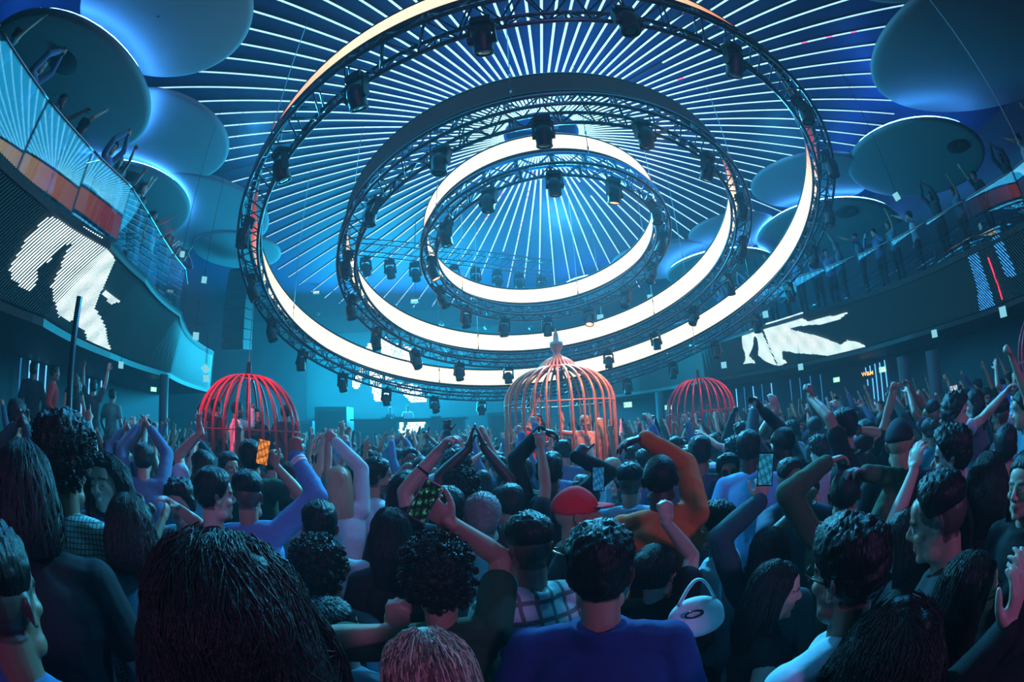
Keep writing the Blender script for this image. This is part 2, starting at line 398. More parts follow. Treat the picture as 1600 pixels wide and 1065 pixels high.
disc('small visible tip of a pale disc inside the left of the largest ring', (-9.47, 12.88, 6.2), 1.72, (0, 0), None, None)
disc('biggest shadowy pale disc at the top right corner', (10.05, 2.16, 5.8), 3.62, (-.1, -.2), None, (60, 140))
disc('pale disc with dark opening over the right balcony nearest the corner', (11.4, 7.02, 5.8), 2.43, (.1, -.1), hole_at(1495, 222, 5.75, .40), (0, 360))
disc('pale disc between the two right discs with openings', (9.2, 9.95, 6.3), 2.1, (.03, -.1), None, None)
disc('second pale disc with dark opening over the right balcony', (11.86, 12.72, 5.8), 3.07, (.1, 0), hole_at(1325, 337, 5.75, .45), (0, 360))
disc('pale disc seen through the gap right of the middle ring', (8.11, 13.96, 6.3), 1.75, (0, 0), None, None)
disc('farthest pale disc with dark opening on the right side', (8.63, 16.57, 5.8), 2.34, (0, 0), hole_at(1152, 409, 5.78, .42), (0, 360))
disc('pale disc seen through the right of the smallest ring', (6.22, 16.78, 6.25), 2.19, (0, 0), None, None)
disc('farthest pale disc above the lower right edge of the smallest ring', (3.99, 19.9, 6.2), 1.7, (0, 0), None, (150, 300))
disc('pale disc at the top edge right of the sunburst', (6.1, 1.2, 6.3), 1.9, (0, 0), None, None)
# ------------------------------------------------------------------ balconies with LED fascias
RBp = [(-45, 12.6), (-30, 11.4), (-18.2, 10.4), (-12.6, 9.84), (-5.5, 9.4), (5.9, 9.15), (26.8, 8.4), (46, 8.05), (57, 9.1), (66, 9.8), (78, 11.2)]
RTp = [(-45, 12.0), (-30.2, 10.26), (-23.2, 9.37), (-9.2, 8.42), (3.9, 7.6), (11.5, 7.2), (26, 7.0), (44, 7.75), (65, 9.5), (78, 10.9)]
LBp = [(164.2, 11.0), (182.6, 9.33), (200, 9.24), (216.6, 9.49), (221.3, 10.08), (235, 11.6), (245, 12.6)]
LTp = [(164.2, 10.9), (182.6, 8.97), (190, 8.3), (206.7, 8.09), (217.5, 8.37), (221.4, 8.86), (227, 9.49), (231.3, 10.06), (240, 11.4), (245, 12.2)]
ZB, ZT = EYE+1.4, EYE+2.6
def pol(side, ph, v, push=0.):
    B, T = (RBp, RTp) if side == 'R' else (LBp, LTp)
    rb = np.interp(ph, [p[0] for p in B], [p[1] for p in B]); rt = np.interp(ph, [p[0] for p in T], [p[1] for p in T])
    r = rb+(rt-rb)*v+push; a = np.radians(ph)
    return np.stack(np.broadcast_arrays(1+r*np.cos(a), 9.3+r*np.sin(a), ZB+(ZT-ZB)*v), -1)
IMG_R = [[(31.7, .9), (24.6, 1.0), (27.1, 0), (29.3, .2), (30, .36), (29, .5), (27.4, .76), (27.9, .8), (29.7, .64), (32.5, .4), (31.6, .17), (32.6, .2), (35.3, .2), (33.6, .36), (33, .7)],
 [(23.7, .97), (19.7, .99), (15.3, .99), (11.2, .98), (12.6, .88), (12.2, .8), (8.2, .78), (2.5, .76), (5.2, .68), (9.5, .66), (13.4, .74), (16.8, .76), (17.6, .74), (14.9, .58), (12.8, .46), (10, .17), (8, .24), (6.4, .12), (5.5, 0), (8.1, -.02), (12.6, -.02), (14.9, .02), (17.4, .12), (21, .22), (22.1, .3), (23.6, .32), (24.6, .16), (24.3, .04), (26.8, 0), (25.8, .5)]]
STR_R = [[(-23.7, .9), (-25.2, .9), (-20.7, 0), (-18.1, 0)], [(-28, 1.0), (-29.2, 1.0), (-26.9, .32), (-25.4, .36)]]
IMG_L = [[(222.8, .28), (223.8, .56), (224.1, .76), (224.2, .84), (223, .92), (220.1, .96), (215.9, .92), (214.4, .86), (211.6, .54), (209.1, .24), (208.3, .1), (209.5, .1), (211.3, .12), (214.6, .08), (217.2, .18), (218.6, .32), (219.2, .5), (219.9, .62), (220.4, .78), (220.8, .7), (220.6, .52), (220.8, .42), (220.1, .32), (219.5, .2), (220.5, .18), (222, .22)],
 [(210.5, .3), (209.6, .36), (205.4, .26), (200.2, 0), (206.3, 0), (208.3, .1)], [(211.3, .54), (211, .6), (206.8, .58), (208.1, .5)]]
M_led = emit_attr('led_screen', 1.0); M_ledwall = emit_attr('led_wall', 2.4)
def fascia(side, label, ph0, ph1, pitch, imgs, strips, thin):
    o = empty('led_fascia', tuple(pol(side, (ph0+ph1)/2, 0.)), label, 'LED screen')
    inv = Matrix.Translation(-Vector(o.location))
    n = 120; ph = np.linspace(ph0, ph1, n); b = MB()
    A, T = pol(side, ph, 0., .06), pol(side, ph, 1., .06); A2, T2 = pol(side, ph, 0., .35), pol(side, ph, 1., .35)
    V = np.concatenate([A, T, T2, A2]); Fc = []
    for i in range(n-1):
        for q in range(4):
            q2 = (q+1) % 4; Fc.append((q*n+i, q2*n+i, q2*n+i+1, q*n+i+1))
    b.add(V, Fc); p = b.build('panel_body', M_fascia, o); p.matrix_parent_inverse = inv
    # pixel slats
    L = np.linalg.norm(np.diff(pol(side, ph, .5), axis=0), axis=1).sum(); m = int(L/pitch); rows = 34
    P = np.linspace(ph0, ph1, m); hw = (ph1-ph0)/m*.22
    b = MB(); cols = []; rng = np.random.default_rng(3)
    for q in P:
        vv = np.linspace(0.01, .99, rows+1); a = pol(side, q-hw, vv, -.012); c = pol(side, q+hw, vv, -.012)
        vc = (vv[1:]+vv[:-1])/2; qc = np.full(rows, q); on = np.zeros(rows, bool)
        for im in imgs: on |= inside(im, qc, vc)
        st = np.zeros(rows, bool)
        for im in strips: st |= inside(im, qc, vc)
        V = np.concatenate([a, c]); b.add(V, [(i, rows+1+i, rows+2+i, i+1) for i in range(rows)])
        fold = .86+.14*math.sin(q*2.1)+.1*np.sin(vc*19+q*1.3)
        for i in range(rows):
            if on[i]: cols.append(np.array((.82, 1.1, 1.12))*fold[i]*rng.uniform(.9, 1.1))
            elif st[i]: cols.append(np.array((.03, .22, .55))*rng.uniform(.5, 1.1))
            else: cols.append(np.array((.0025, .014, .021)))
    me = b.data('pixel_slats', [M_ledwall], False); at = me.color_attributes.new('Col', 'FLOAT_COLOR', 'CORNER')
    arr = np.ones((len(me.loops), 4), np.float32); arr[:, :3] = np.repeat(np.array(cols), 4, 0); at.data.foreach_set('color', arr.ravel())
    s = bpy.data.objects.new('pixel_slats', me); COL.objects.link(s); s.parent = o; s.matrix_parent_inverse = inv
    return o
fascia('R', 'right balcony LED front showing a torn white figure in stripes', -45, 78, .062, IMG_R, STR_R, False)
fascia('L', 'left balcony LED front showing a torn white figure in stripes', 164.2, 245, .05, IMG_L, [], True)
b = MB(); P = pol('R', np.array([-25.7, -22.5]), np.array([.74, .06]), -.04); b.tube(P, .018, 6); tag(b.build('red_light_line', emit('red_line', (1, .03, .08), 2.5)), 'thin red light line on the right balcony front', 'light line')
# balcony floors, soffits and the walls behind
M_slab = mat('balcony_floor', (.02, .028, .036), .6)
for side, ph0, ph1, nm in (('R', -45, 78, 'right'), ('L', 164.2, 245, 'left')):
    ph = np.linspace(ph0, ph1, 60); n = 60
    for z, lab, v in ((ZT-.02, 'balcony_floor_'+nm, 1.), (ZB-.01, 'balcony_soffit_'+nm, 0.)):
        A = pol(side, ph, v, .05); Bk = pol(side, ph, v, .05+(5.2 if v else 3.4)); A[:, 2] = z; Bk[:, 2] = z
        V = np.concatenate([A, Bk, A-[0, 0, .12], Bk-[0, 0, .12]]); Fc = []
        for i in range(n-1): Fc += [(i, i+1, n+i+1, n+i), (2*n+i, 3*n+i, 3*n+i+1, 2*n+i+1), (i, 2*n+i, 2*n+i+1, i+1), (n+i, n+i+1, 3*n+i+1, 3*n+i)]
        b = MB(); b.add(V, Fc); b.build(lab, M_slab)['kind'] = 'structure'
    A = pol(side, ph, 0., 3.4); A[:, 2] = 0; T = A.copy(); T[:, 2] = ZB
    b = MB(); b.add(np.concatenate([A, T]), [(i, i+1, n+i+1, n+i) for i in range(n-1)]); b.build('wall_under_balcony_'+nm, M_wall, smooth=True)['kind'] = 'structure'
    A = pol(side, ph, 1., 5.2); A[:, 2] = ZT; T = A.copy(); T[:, 2] = CZ
    b = MB(); b.add(np.concatenate([A, T]), [(i, i+1, n+i+1, n+i) for i in range(n-1)]); b.build('wall_over_balcony_'+nm, M_wall, smooth=True)['kind'] = 'structure'

ph = np.linspace(186, 238, 40); A = pol('L', ph, 0., 1.3); Bk = pol('L', ph, 0., 3.3); n = 40; lo_, hi_ = 0, 1.05
V = np.concatenate([A, Bk, A, Bk]); V[:2*n, 2] = hi_; V[2*n:, 2] = lo_; Fc = []
for i in range(n-1): Fc += [(i, i+1, n+i+1, n+i), (i, 2*n+i, 2*n+i+1, i+1)]
b = MB(); b.add(V, Fc); b.build('raised_floor_left', M_slab)['kind'] = 'structure'
# curved glass balustrade, pane by pane
M_glass = bpy.data.materials.new('rail_glass'); M_glass.use_nodes = True
_n = M_glass.node_tree.nodes; _l = M_glass.node_tree.links; _n.clear()
_t = _n.new('ShaderNodeBsdfTransparent'); _g = _n.new('ShaderNodeBsdfGlossy'); _m = _n.new('ShaderNodeMixShader'); _o = _n.new('ShaderNodeOutputMaterial')
_t.inputs[0].default_value = (.75, .9, .95, 1); _g.inputs[0].default_value = (.8, 1, 1, 1); _g.inputs['Roughness'].default_value = .015; _m.inputs[0].default_value = .15
_l.new(_t.outputs[0], _m.inputs[1]); _l.new(_g.outputs[0], _m.inputs[2]); _l.new(_m.outputs[0], _o.inputs[0])
for side, ph0, ph1, st, nm in (('R', -41, 60, 7.6, 'right'), ('L', 182.6, 238, 6.6, 'left')):
    ph = ph0; k = 0
    while ph < ph1:
        a = np.linspace(ph+.12, ph+st-.12, 9); z0, z1 = ZT+.02, ZT+1.02
        A = pol(side, a, 1., .10); c = (A[0]+A[-1])/2
        A = A[0]+(A[-1]-A[0])*np.linspace(0, 1, 9)[:, None]
        V0 = A.copy(); V0[:, 2] = z0; V1 = A.copy(); V1[:, 2] = z1; nn = A-[1, 9.3, 0]; nn[:, 2] = 0; nn /= np.linalg.norm(nn, axis=1)[:, None]; out = A+nn*.02
        W0 = out.copy(); W0[:, 2] = z0; W1 = out.copy(); W1[:, 2] = z1
        b = MB(); b.add(np.concatenate([V0, V1, W1, W0])-[c[0], c[1], ZT], [(q*9+i, q*9+i+1, ((q+1) % 4)*9+i+1, ((q+1) % 4)*9+i) for q in range(4) for i in range(8)])
        o = empty('glass_balustrade_panel', (c[0], c[1], ZT), 'curved reflective glass pane of the %s balcony railing' % nm, 'glass panel', 'glass panes of the %s balcony railing' % nm)
        b.build('glass_pane', M_glass, o, False)
        b = MB(); b.tube(np.concatenate([V1])-[c[0], c[1], ZT-.01], .02, 6); b.build('handrail', M_steel, o, True)
        ph += st; k += 1

# ------------------------------------------------------------------ light tubes on the walls under the balconies
M_tube = emit('light_tube', (.12, .50, 1.0), 1.6); M_tubedim = emit('light_tube_dim', (.03, .22, .55), .8)
def on_wall(side, px, push):
    d = ray(px, 640 if side == 'L' else 620); ph = np.linspace(*((-45, 78) if side == 'R' else (164.2, 245)), 2000); P = pol(side, ph, 0., push)
    az = np.arctan2(P[:, 0], P[:, 1]); i = np.argmin(np.abs(az-math.atan2(d[0], d[1]))); return P[i]
def wall_tube(side, px, y0, y1, m, lab, grp):
    P = on_wall(side, px, 3.25); dist = math.hypot(P[0], P[1])
    def zz(py):
        d = ray(px, py); return EYE+d[2]/math.hypot(d[0], d[1])*dist
    z1, z0 = zz(y0), zz(y1); z0 = min(z0, z1-.2); z0 = max(.3, z0)
    b = MB(); b.tube([(0, 0, 0), (0, 0, z1-z0)], .022, 6); o = b.build('wall_light_tube', m, loc=(P[0], P[1], z0), smooth=True); tag(o, lab, 'light tube', grp)
for (px, y0, y1, br) in [(1151, 607, 640, 1), (1164, 604, 645, 0), (1178, 603, 640, 1), (1192, 600, 640, 0), (1207, 598, 630, 1), (1237, 592, 640, 0), (1252, 590, 640, 0), (1269, 586, 640, 0), (1285, 584, 640, 0)]:
    wall_tube('R', px, y0, y1, M_tube if br else M_tubedim, 'slim blue wall tube of the long row right of the dark red cage', 'row of wall tubes right of the dark red cage')
for (px, y0, y1) in [(1357, 573, 578), (1364, 570, 576), (1366, 590, 640), (1372, 567, 640), (1380, 565, 640), (1388, 561, 640), (1358, 592, 602)]:
    wall_tube('R', px, y0, y1, M_tube, 'bright blue wall tube beside the lit orange letter sign', 'bright tubes beside the orange sign')
for (px, y0, y1, br) in [(29, 558, 640, 0), (57, 567, 640, 1), (69, 570, 640, 1), (83, 575, 600, 0), (127, 587, 660, 1), (138, 591, 660, 1), (148, 594, 640, 0), (157, 594, 618, 1), (43, 562, 590, 1)]:
    wall_tube('L', px, y0, y1, M_tube if br else M_tubedim, 'slim blue wall tube under the left balcony', 'wall tubes under the left balcony')
M_or = emit('sign_orange', (1, .42, .12), 2.2)
def text(name, body, size, loc, face, m, lab, cat, parent=None, depth=.02):
    c = bpy.data.curves.new(name, 'FONT'); c.body = body; c.size = size; c.extrude = depth; c.align_x = 'CENTER'; c.align_y = 'CENTER'; c.offset = size*.02
    o = bpy.data.objects.new(name, c); COL.objects.link(o); bpy.context.view_layer.update()
    me = bpy.data.meshes.new_from_object(o.evaluated_get(bpy.context.evaluated_depsgraph_get())); bpy.data.objects.remove(o)
    me.materials.clear(); me.materials.append(m); o = bpy.data.objects.new(name, me); COL.objects.link(o); o.location = loc
    d = Vector(face); d.z = 0; d.normalize(); X = Vector((-d.y, d.x, 0)); o.rotation_euler = Matrix((X, (0, 0, 1), d)).transposed().to_euler()
    if parent is None: tag(o, lab, cat)
    else: o.parent = parent
    return o
P = on_wall('R', 1359, 2.6); zt = EYE+ray(1359, 583)[2]/math.hypot(*ray(1359, 583)[:2])*math.hypot(P[0], P[1])
text('letter_sign', 'W&M', .19, (P[0], P[1], zt), (-P[0], -P[1], 0), M_or, 'small glowing orange letter sign among bright blue wall tubes', 'sign')
# green exit boxes
M_green = emit('exit_green', (.25, 1.0, .55), 1.3); M_wht = emit('exit_white', (.85, 1, .9), 1.4)
def exit_sign(px, py, dist, lab, s=.3):
    p = at_d(px, py, dist); o = empty('exit_sign', tuple(p), lab, 'exit sign'); d = np.array([-p[0], -p[1], 0]); d /= np.linalg.norm(d); R = np.array([(-d[1], d[0], 0), d, (0, 0, 1)]).T
    b = MB(); b.box((0, 0, 0), (s*1.25, .06, s*.8), R=R); b.build('sign_box', M_green, o)
    b = MB(); q = R @ np.array([0, .035, 0])
    # running figure: head, body, legs
    for c, dd in (((-.05, 0, .07), (.05, .01, .05)), ((-.04, 0, 0), (.05, .01, .10)), ((-.09, 0, -.07), (.10, .01, .03)), ((.02, 0, -.08), (.03, .01, .08)), ((.10, 0, 0), (.07, .01, .18))):
        b.box(R @ (np.array(c)*s/.3)+q, np.array(dd)*s/.3, R=R)
    b.build('running_figure', M_wht, o)
exit_sign(1379, 577, 13.0, 'green exit sign beside the glowing orange letter sign', .17)
exit_sign(1307, 593, 14.5, 'small green exit sign left of the orange letter sign', .17)
exit_sign(1044, 636, 17, 'green exit sign at the left foot of the dark red cage', .2)
exit_sign(981, 632, 17, 'green exit sign right of the copper cage', .24)
exit_sign(240, 608, 13, 'tiny green exit sign on the dark wall left of the bright red cage', .14)
# small lit square panels hung in the hall
M_pan = emit('panel_light', (.30, .85, 1.0), .75)
for (px, py, dist, s, tilt, lab) in [(321, 576, 9.5, .22, .7, 'tilted white square panel above the bright red cage, left of it'), (322, 591, 9.8, .2, .1, 'glowing cyan square panel just under the tilted white one'), (319, 437, 9.5, .18, 0, 'small lit panel right of the left balcony guests'), (285, 397, 9.5, .16, 0, 'small lit panel hung over the far left balcony guests'), (189, 570, 9, .17, 0, 'small cyan panel under the left balcony edge'), (1401, 307, 10, .22, .2, 'pale square panel hung over the right balcony guests'), (1196, 491, 13, .26, 0, 'small lit panel at the left end of the right LED figure'), (1251, 573, 13, .24, 0, 'dim cyan panel below the right LED figure'), (1460, 521, 9.5, .2, 0, 'lit cyan panel at the dark corner under the right balcony'), (1567, 487, 8, .22, 0, 'lit panel under the right balcony nearest the frame edge'), (1016, 465, 15, .3, 0, 'small white panel between the middle and largest ring'), (938, 497, 15, .34, 0, 'small pale panel beside the red spotlight beam'), (306, 690-165, 9.0, .2, 0, 'cyan panel at the corner end of the left balcony front'), (1131, 570, 14, .26, 0, 'dim panel over the dark red cage')]:
    p = at_d(px, py, dist); d = np.array([-p[0], -p[1], 0]); d /= np.linalg.norm(d); R = np.array([(-d[1], d[0], 0), d, (0, 0, 1)]).T
    Rt = R @ np.array([(math.cos(tilt), 0, -math.sin(tilt)), (0, 1, 0), (math.sin(tilt), 0, math.cos(tilt))])
    o = empty('hanging_panel', tuple(p), lab, 'panel'); b = MB(); b.box((0, 0, 0), (s*.62, .03, s*.70), R=Rt); b.build('lit_face', M_pan, o)
    b = MB(); b.tube([(0, 0, s*.3), (0, 0, (CZ-.02-p[2]) if p[2] > 4.2 else s*.3+.6)], .006, 5); b.build('cord', M_black, o)
# posts and poles
M_post = mat('post_paint', (.05, .09, .12), .6)
def pole(px, y0, y1, dist, r, lab, m=M_black):
    p = at_d(px, y1, dist); z1 = EYE+ray(px, y0)[2]/math.hypot(*ray(px, y0)[:2])*math.hypot(p[0], p[1])
    o = empty('pole', (p[0], p[1], 0), lab, 'pole'); b = MB(); b.lathe([(0, 0), (.2, 0), (.2, .02), (0.04, .03)], seg=20); b.build('foot_plate', m, o)
    b = MB(); b.tube([(0, 0, .02), (0, 0, z1)], r, 10); b.build('shaft', m, o, True)
pole(108, 460, 640, 4.6, .035, 'tall black pole standing in the crowd under the left LED front')
pole(1465, 545, 640, 10.5, .17, 'square looking column under the right balcony with a lit panel', M_post)
pole(1418, 555, 640, 11.0, .15, 'dim column right of the bright wall tubes', M_post)
pole(255, 585, 660, 11.5, .12, 'dim column under the left balcony end', M_post)
pole(1033, 612, 660, 17.5, .16, 'dim column left of the dark red cage', M_post)

# ------------------------------------------------------------------ stage
M_stage = mat('stage_black', (.03, .05, .06), .5)
M_scr = mat('screen_off', (.02, .035, .045), .35)
b = MB(); b.box((-5.8, 21.4, .7), (15, 6.8, 1.4)); tag(b.build('stage_platform', M_stage), 'wide dark stage platform at the far end behind the crowd', 'stage')
scr = empty('stage_screen', (-6, 24.6, 3.6), 'big stage LED screen showing a white clad figure', 'LED screen')
inv = Matrix.Translation(-Vector(scr.location))
b = MB(); b.box((-6.2, 24.65, 4.65), (11.5, .2, 6.5)); b.build('screen_body', M_scr, scr).matrix_parent_inverse = inv
POL = [[(-7.97, 7.15), (-7.43, 7.12), (-7.74, 6.23), (-8.31, 5.47), (-8.38, 4.93), (-8.63, 4.58), (-8.96, 4.7), (-8.96, 5.06), (-8.57, 5.47), (-8.32, 6.49)],
 [(-7.31, 7.36), (-6.99, 7.46), (-6.55, 7.08), (-5.56, 6.85), (-5.45, 6.13), (-5.52, 5.55), (-6.24, 5.58), (-6.8, 5.71), (-7.67, 6.04), (-7.17, 6.56)],
 [(-7.96, 5.95), (-6.2, 5.65), (-5.4, 5.5), (-6.8, 5.0), (-7.3, 5.2), (-7.96, 5.4)],
 [(-7.96, 5.4), (-7.3, 5.2), (-7.18, 4.66), (-6.81, 4.42), (-6.76, 3.86), (-7.59, 3.88), (-7.74, 4.44)], [(-6.8, 5.0), (-5.05, 4.69), (-4.66, 3.78), (-5.49, 3.77), (-6.14, 4.46), (-6.62, 4.76)]]
DOUT, DIN = [(-5.39, 6.01), (-4.91, 5.94), (-4.47, 5.57), (-4.68, 5.37), (-5.43, 5.4)], [(-5.15, 5.83), (-4.88, 5.79), (-4.71, 5.58), (-4.8, 5.49), (-5.22, 5.51)]
def led_image(name, polys, holes, x0, x1, z0, z1, y, step, parent, inv, bg, hi):
    nx, nz = int((x1-x0)/step), int((z1-z0)/step); X, Z = np.meshgrid(x0+(np.arange(nx)+.5)*step, z0+(np.arange(nz)+.5)*step)
    on = np.zeros(X.shape, bool)
    for p in polys: on |= inside(p, X, Z)
    for p in holes: on &= ~inside(p, X, Z)
    line = (np.abs(np.sin(X*9+np.sin(Z*5)*1.4)) < .10) | (np.abs(np.sin(Z*11+np.sin(X*6)*2)) < .08)
    b = MB(); V = np.stack(np.meshgrid(x0+np.arange(nx+1)*step, z0+np.arange(nz+1)*step), -1).reshape(-1, 2); V = np.stack([V[:, 0], np.full(len(V), y), V[:, 1]], 1)
    b.add(V, [(j*(nx+1)+i, j*(nx+1)+i+1, (j+1)*(nx+1)+i+1, (j+1)*(nx+1)+i) for j in range(nz) for i in range(nx)])
    c = np.where(on[..., None], np.where(line[..., None], np.array((.10, .30, .42)), np.array(hi)), np.array(bg)).reshape(-1, 3)
    me = b.data(name, [M_ledwall], False); at = me.color_attributes.new('Col', 'FLOAT_COLOR', 'CORNER'); arr = np.ones((len(me.loops), 4), np.float32); arr[:, :3] = np.repeat(c, 4, 0); at.data.foreach_set('color', arr.ravel())
    o = bpy.data.objects.new(name, me); COL.objects.link(o); o.parent = parent; o.matrix_parent_inverse = inv; return o
led_image('screen_image', POL+[DOUT], [DIN], -11.8, -.6, 3.0, 7.8, 24.53, .09, scr, inv, (.0, .03, .05), (.62, .70, .70))
booth = empty('dj_booth', (-6, 19.5, 1.4), 'long DJ booth with a bright picture on its front screen', 'DJ booth'); inv = Matrix.Translation(-Vector(booth.location))
yb = 19.4; k = yb/24.4
b = MB(); b.box((-4.6, yb+.5, 2.05), (4.8, .9, 1.25)); b.build('counter', M_stage, booth).matrix_parent_inverse = inv
b = MB(); b.box((-4.6, yb+.45, 2.70), (5.1, 1.1, .06)); b.build('counter_top', M_black, booth).matrix_parent_inverse = inv
BP = [(-6.18, 2.77), (-4.75, 2.74), (-4.88, 2.46), (-5.24, 2.29), (-5.36, 2.01), (-6.02, 1.96), (-6.25, 2.31)]; BS = [(-5.91, 2.8), (-5.7, 2.8), (-5.92, 2.3), (-6.07, 2.25)]
q = lambda L: [(x*k, EYE+(z-EYE)*k) for x, z in L]
led_image('front_screen', [q(BP)], [q(BS)], -5.05, -3.6, 1.5, 2.62, yb+.03, .06, booth, inv, (0, .03, .04), (.5, .75, .7))
for x in (-5.6, -5.0, -3.4): b = MB(); b.box((x, yb+.5, 2.78), (.4, .4, .10)); b.build('mixer', M_blackp, booth).matrix_parent_inverse = inv
for x, y, h, lab in ((-8.2, 20, 1.9, 'dark cabinet at the left of the DJ booth'), (-10.4, 21, 1.3, 'low dark riser left on the stage'), (-.4, 20.5, 1.5, 'dark cabinet at the right of the DJ booth')):
    b = MB(); b.box((x, y, 1.4+h/2), (1.6, .9, h)); o = empty('stage_cabinet', (x, y, 1.4), lab, 'cabinet'); w = b.build('body', M_stage, o); w.matrix_parent_inverse = Matrix.Translation((-x, -y, -1.4))
    b = MB(); b.box((x, y-.47, 1.4+h*.5), (1.3, .03, h*.8)); w = b.build('front_grille', M_blackp, o); w.matrix_parent_inverse = Matrix.Translation((-x, -y, -1.4))
# line array speaker
p0 = at_d(373, 480, 17.5); o = empty('line_array_speaker', tuple(p0), 'tall dark line array speaker hanging on the left of the stage', 'speaker')
M_spk = mat('speaker_grille', (.02, .03, .038), .6)
for k2 in range(8):
    b = MB(); b.box((0, .05*abs(k2-3)*.3, 1.15-.36*k2), (1.0, .6, .33), R=[(1, 0, 0), (0, math.cos(.02*k2), -math.sin(.02*k2)), (0, math.sin(.02*k2), math.cos(.02*k2))]); b.build('cabinet', M_spk, o)
b = MB(); b.tube([(0, 0, 1.3), (0, 0, CZ-p0[2]-.05)], .02, 6); b.box((0, 0, 1.38), (.9, .5, .08)); b.build('flying_frame', M_black, o)
# straight trusses with lamps over the stage
def truss(p, q, s, lab, nl):
    p, q = np.array(p, float), np.array(q, float); o = empty('stage_truss', tuple((p+q)/2), lab, 'truss'); inv = Matrix.Translation(-Vector(o.location)); d = (q-p)/np.linalg.norm(q-p); nn = np.cross(d, [0, 0, 1]); nn /= np.linalg.norm(nn); L = np.linalg.norm(q-p); m = int(L/s)
    for a, c in ((0, 0), (s, 0), (0, s), (s, s)):
        b = MB(); b.tube([p+nn*a+[0, 0, c], q+nn*a+[0, 0, c]], .025, 6); b.build('chord', M_truss, o, True).matrix_parent_inverse = inv
    b = MB()
    for i in range(m):
        A, B2 = p+d*L*i/m, p+d*L*(i+1)/m
        for a in (0, s): b.tube([A+nn*a, B2+nn*a+[0, 0, s]], .014, 5)
        b.tube([A+[0, 0, s], B2+nn*s+[0, 0, s]], .014, 5)
    b.build('lattice', M_truss, o, True).matrix_parent_inverse = inv
    for f in (.15, .85):
        q0 = p+d*L*f+nn*s/2; b = MB(); b.tube([q0+[0, 0, s], np.array((q0[0], q0[1], CZ-.02))], .012, 6); b.build('drop_pipe', M_truss, o, True).matrix_parent_inverse = inv
    for i in range(nl):
        h = copy_tree(mh); h.location = p+d*L*(i+.5)/nl-np.array((0, 0, .03)); h.scale = (1.0,)*3; h.rotation_euler = (.5, 0, 0); tag(h, 'unlit moving spotlight on the straight stage truss', 'stage light', 'spotlights on the straight stage trusses')
truss(at_y(660, 408, 15.8), at_y(862, 432, 15.8), .45, 'straight metal truss seen behind the smallest ring', 6)
truss(at_y(552, 398, 14.), at_y(668, 410, 14.), .45, 'straight metal truss seen through the middle ring', 3)
for px, py in ((495, 457), (575, 462), (648, 470)):
    p = at_y(px, py, 19.5); o = empty('blinder_light', tuple(p), 'small white blinder lamp over the stage seen inside the largest ring', 'stage light', 'white blinder lamps over the stage')
    b = MB(); b.box((0, 0, 0), (.36, .12, .16)); b.build('housing', M_blackp, o); b = MB(); b.box((0, -.065, 0), (.32, .01, .12)); b.build('lit_face', emit('blinder', (.8, .95, 1), .8), o)
    b = MB(); b.tube([(0, 0, .08), (0, 0, CZ-p[2]-.02)], .012, 5); b.build('drop_pipe', M_truss, o)
for px, py in ((497, 489), (560, 470), (612, 512), (760, 510), (690, 505), (787, 507), (830, 512)):
    p = at_y(px, py, 22.5); o = empty('mirror_ball', tuple(p), 'small dull ball hanging over the stage behind the rings', 'ball', 'small hanging balls over the stage')
    b = MB(); b.ell((0, 0, 0), (.15,)*3, 14, 10); b.build('ball', M_steel, o, True); b = MB(); b.tube([(0, 0, .14), (0, 0, CZ-p[2]-.02)], .008, 5); b.build('cord', M_black, o)

# ------------------------------------------------------------------ birdcages
def cage(lab, px, py, dist, R, z_dome, z_top, nbars, color, podium, finial, flat_top, r_bar, lean=0, skip=()):
    d = ray(px, py); k = dist/math.hypot(d[0], d[1]); x, y = d[0]*k, d[1]*k
    o = empty('birdcage', (x, y, 0), lab, 'birdcage'); M = color
    b = MB(); b.lathe([(0, 0), (R*1.12, 0), (R*1.12, podium-.06), (R*1.15, podium-.05), (R*1.15, podium), (0, podium)], seg=40); b.build('podium', M_blackp, o)
    H = z_top-z_dome; rn = R*(.36 if not flat_top else .30)
    for z, rr, t in ((podium+.03, R, .03), (z_dome, R, .012), (z_top, rn, .02)):
        b = MB(); b.tube([(rr*math.cos(t2), rr*math.sin(t2), z) for t2 in np.linspace(0, 2*math.pi, 49)[:-1]], t, 6, closed=True); b.build('hoop', M, o, True)
    for i in range(nbars):
        a = 2*math.pi*i/nbars; P = [(R, podium+.03), (R, z_dome-.02)]
        for t in np.linspace(0, 1, 14)[1:]:
            q = t*math.pi/2*(.80 if not flat_top else .86); P.append((R*math.cos(q)**(.9), z_dome+H*math.sin(q)/math.sin(math.pi/2*(.80 if not flat_top else .86))))
        P = np.array(P); P[2:, 0] = rn+(P[2:, 0]-P[-1, 0])*(R-rn)/(R-P[-1, 0])
        if finial:  # bars sweep up into the neck
            for t in np.linspace(0, 1, 6)[1:]: P = np.vstack([P, (rn*(1-t)+.04*t, z_top+.16*(1-(1-t)**2))])
        b = MB(); b.tube([(r*math.cos(a), r*math.sin(a), z) for r, z in P], r_bar, 7); b.build('bar', M, o, True)
    if finial:
        b = MB(); b.lathe([(.04, 0), (.09, .02), (.10, .05), (.06, .08), (.05, .11), (.085, .16), (.105, .22), (.10, .28), (.07, .17), (.035, .40), (.012, .46), (0, .49)], (0, 0, z_top+.13), 24); b.build('finial', M_fin, o, True)
    else:
        b = MB(); b.lathe([(0, 0), (rn*.5, 0), (.05, .05), (.04, .25), (0, .25)], (0, 0, z_top), 20)
        for a in (0, 2.1, 4.2): b.tube([(0, 0, z_top+.06), (rn*math.cos(a), rn*math.sin(a), z_top)], .014, 5)
        b.build('hanging_hub', M_black, o, True); b = MB(); b.tube([(0, 0, z_top+.25), (0, 0, CZ-.03)], .008, 5); b.build('hanging_cable', M_chain, o)
    return o, (x, y)
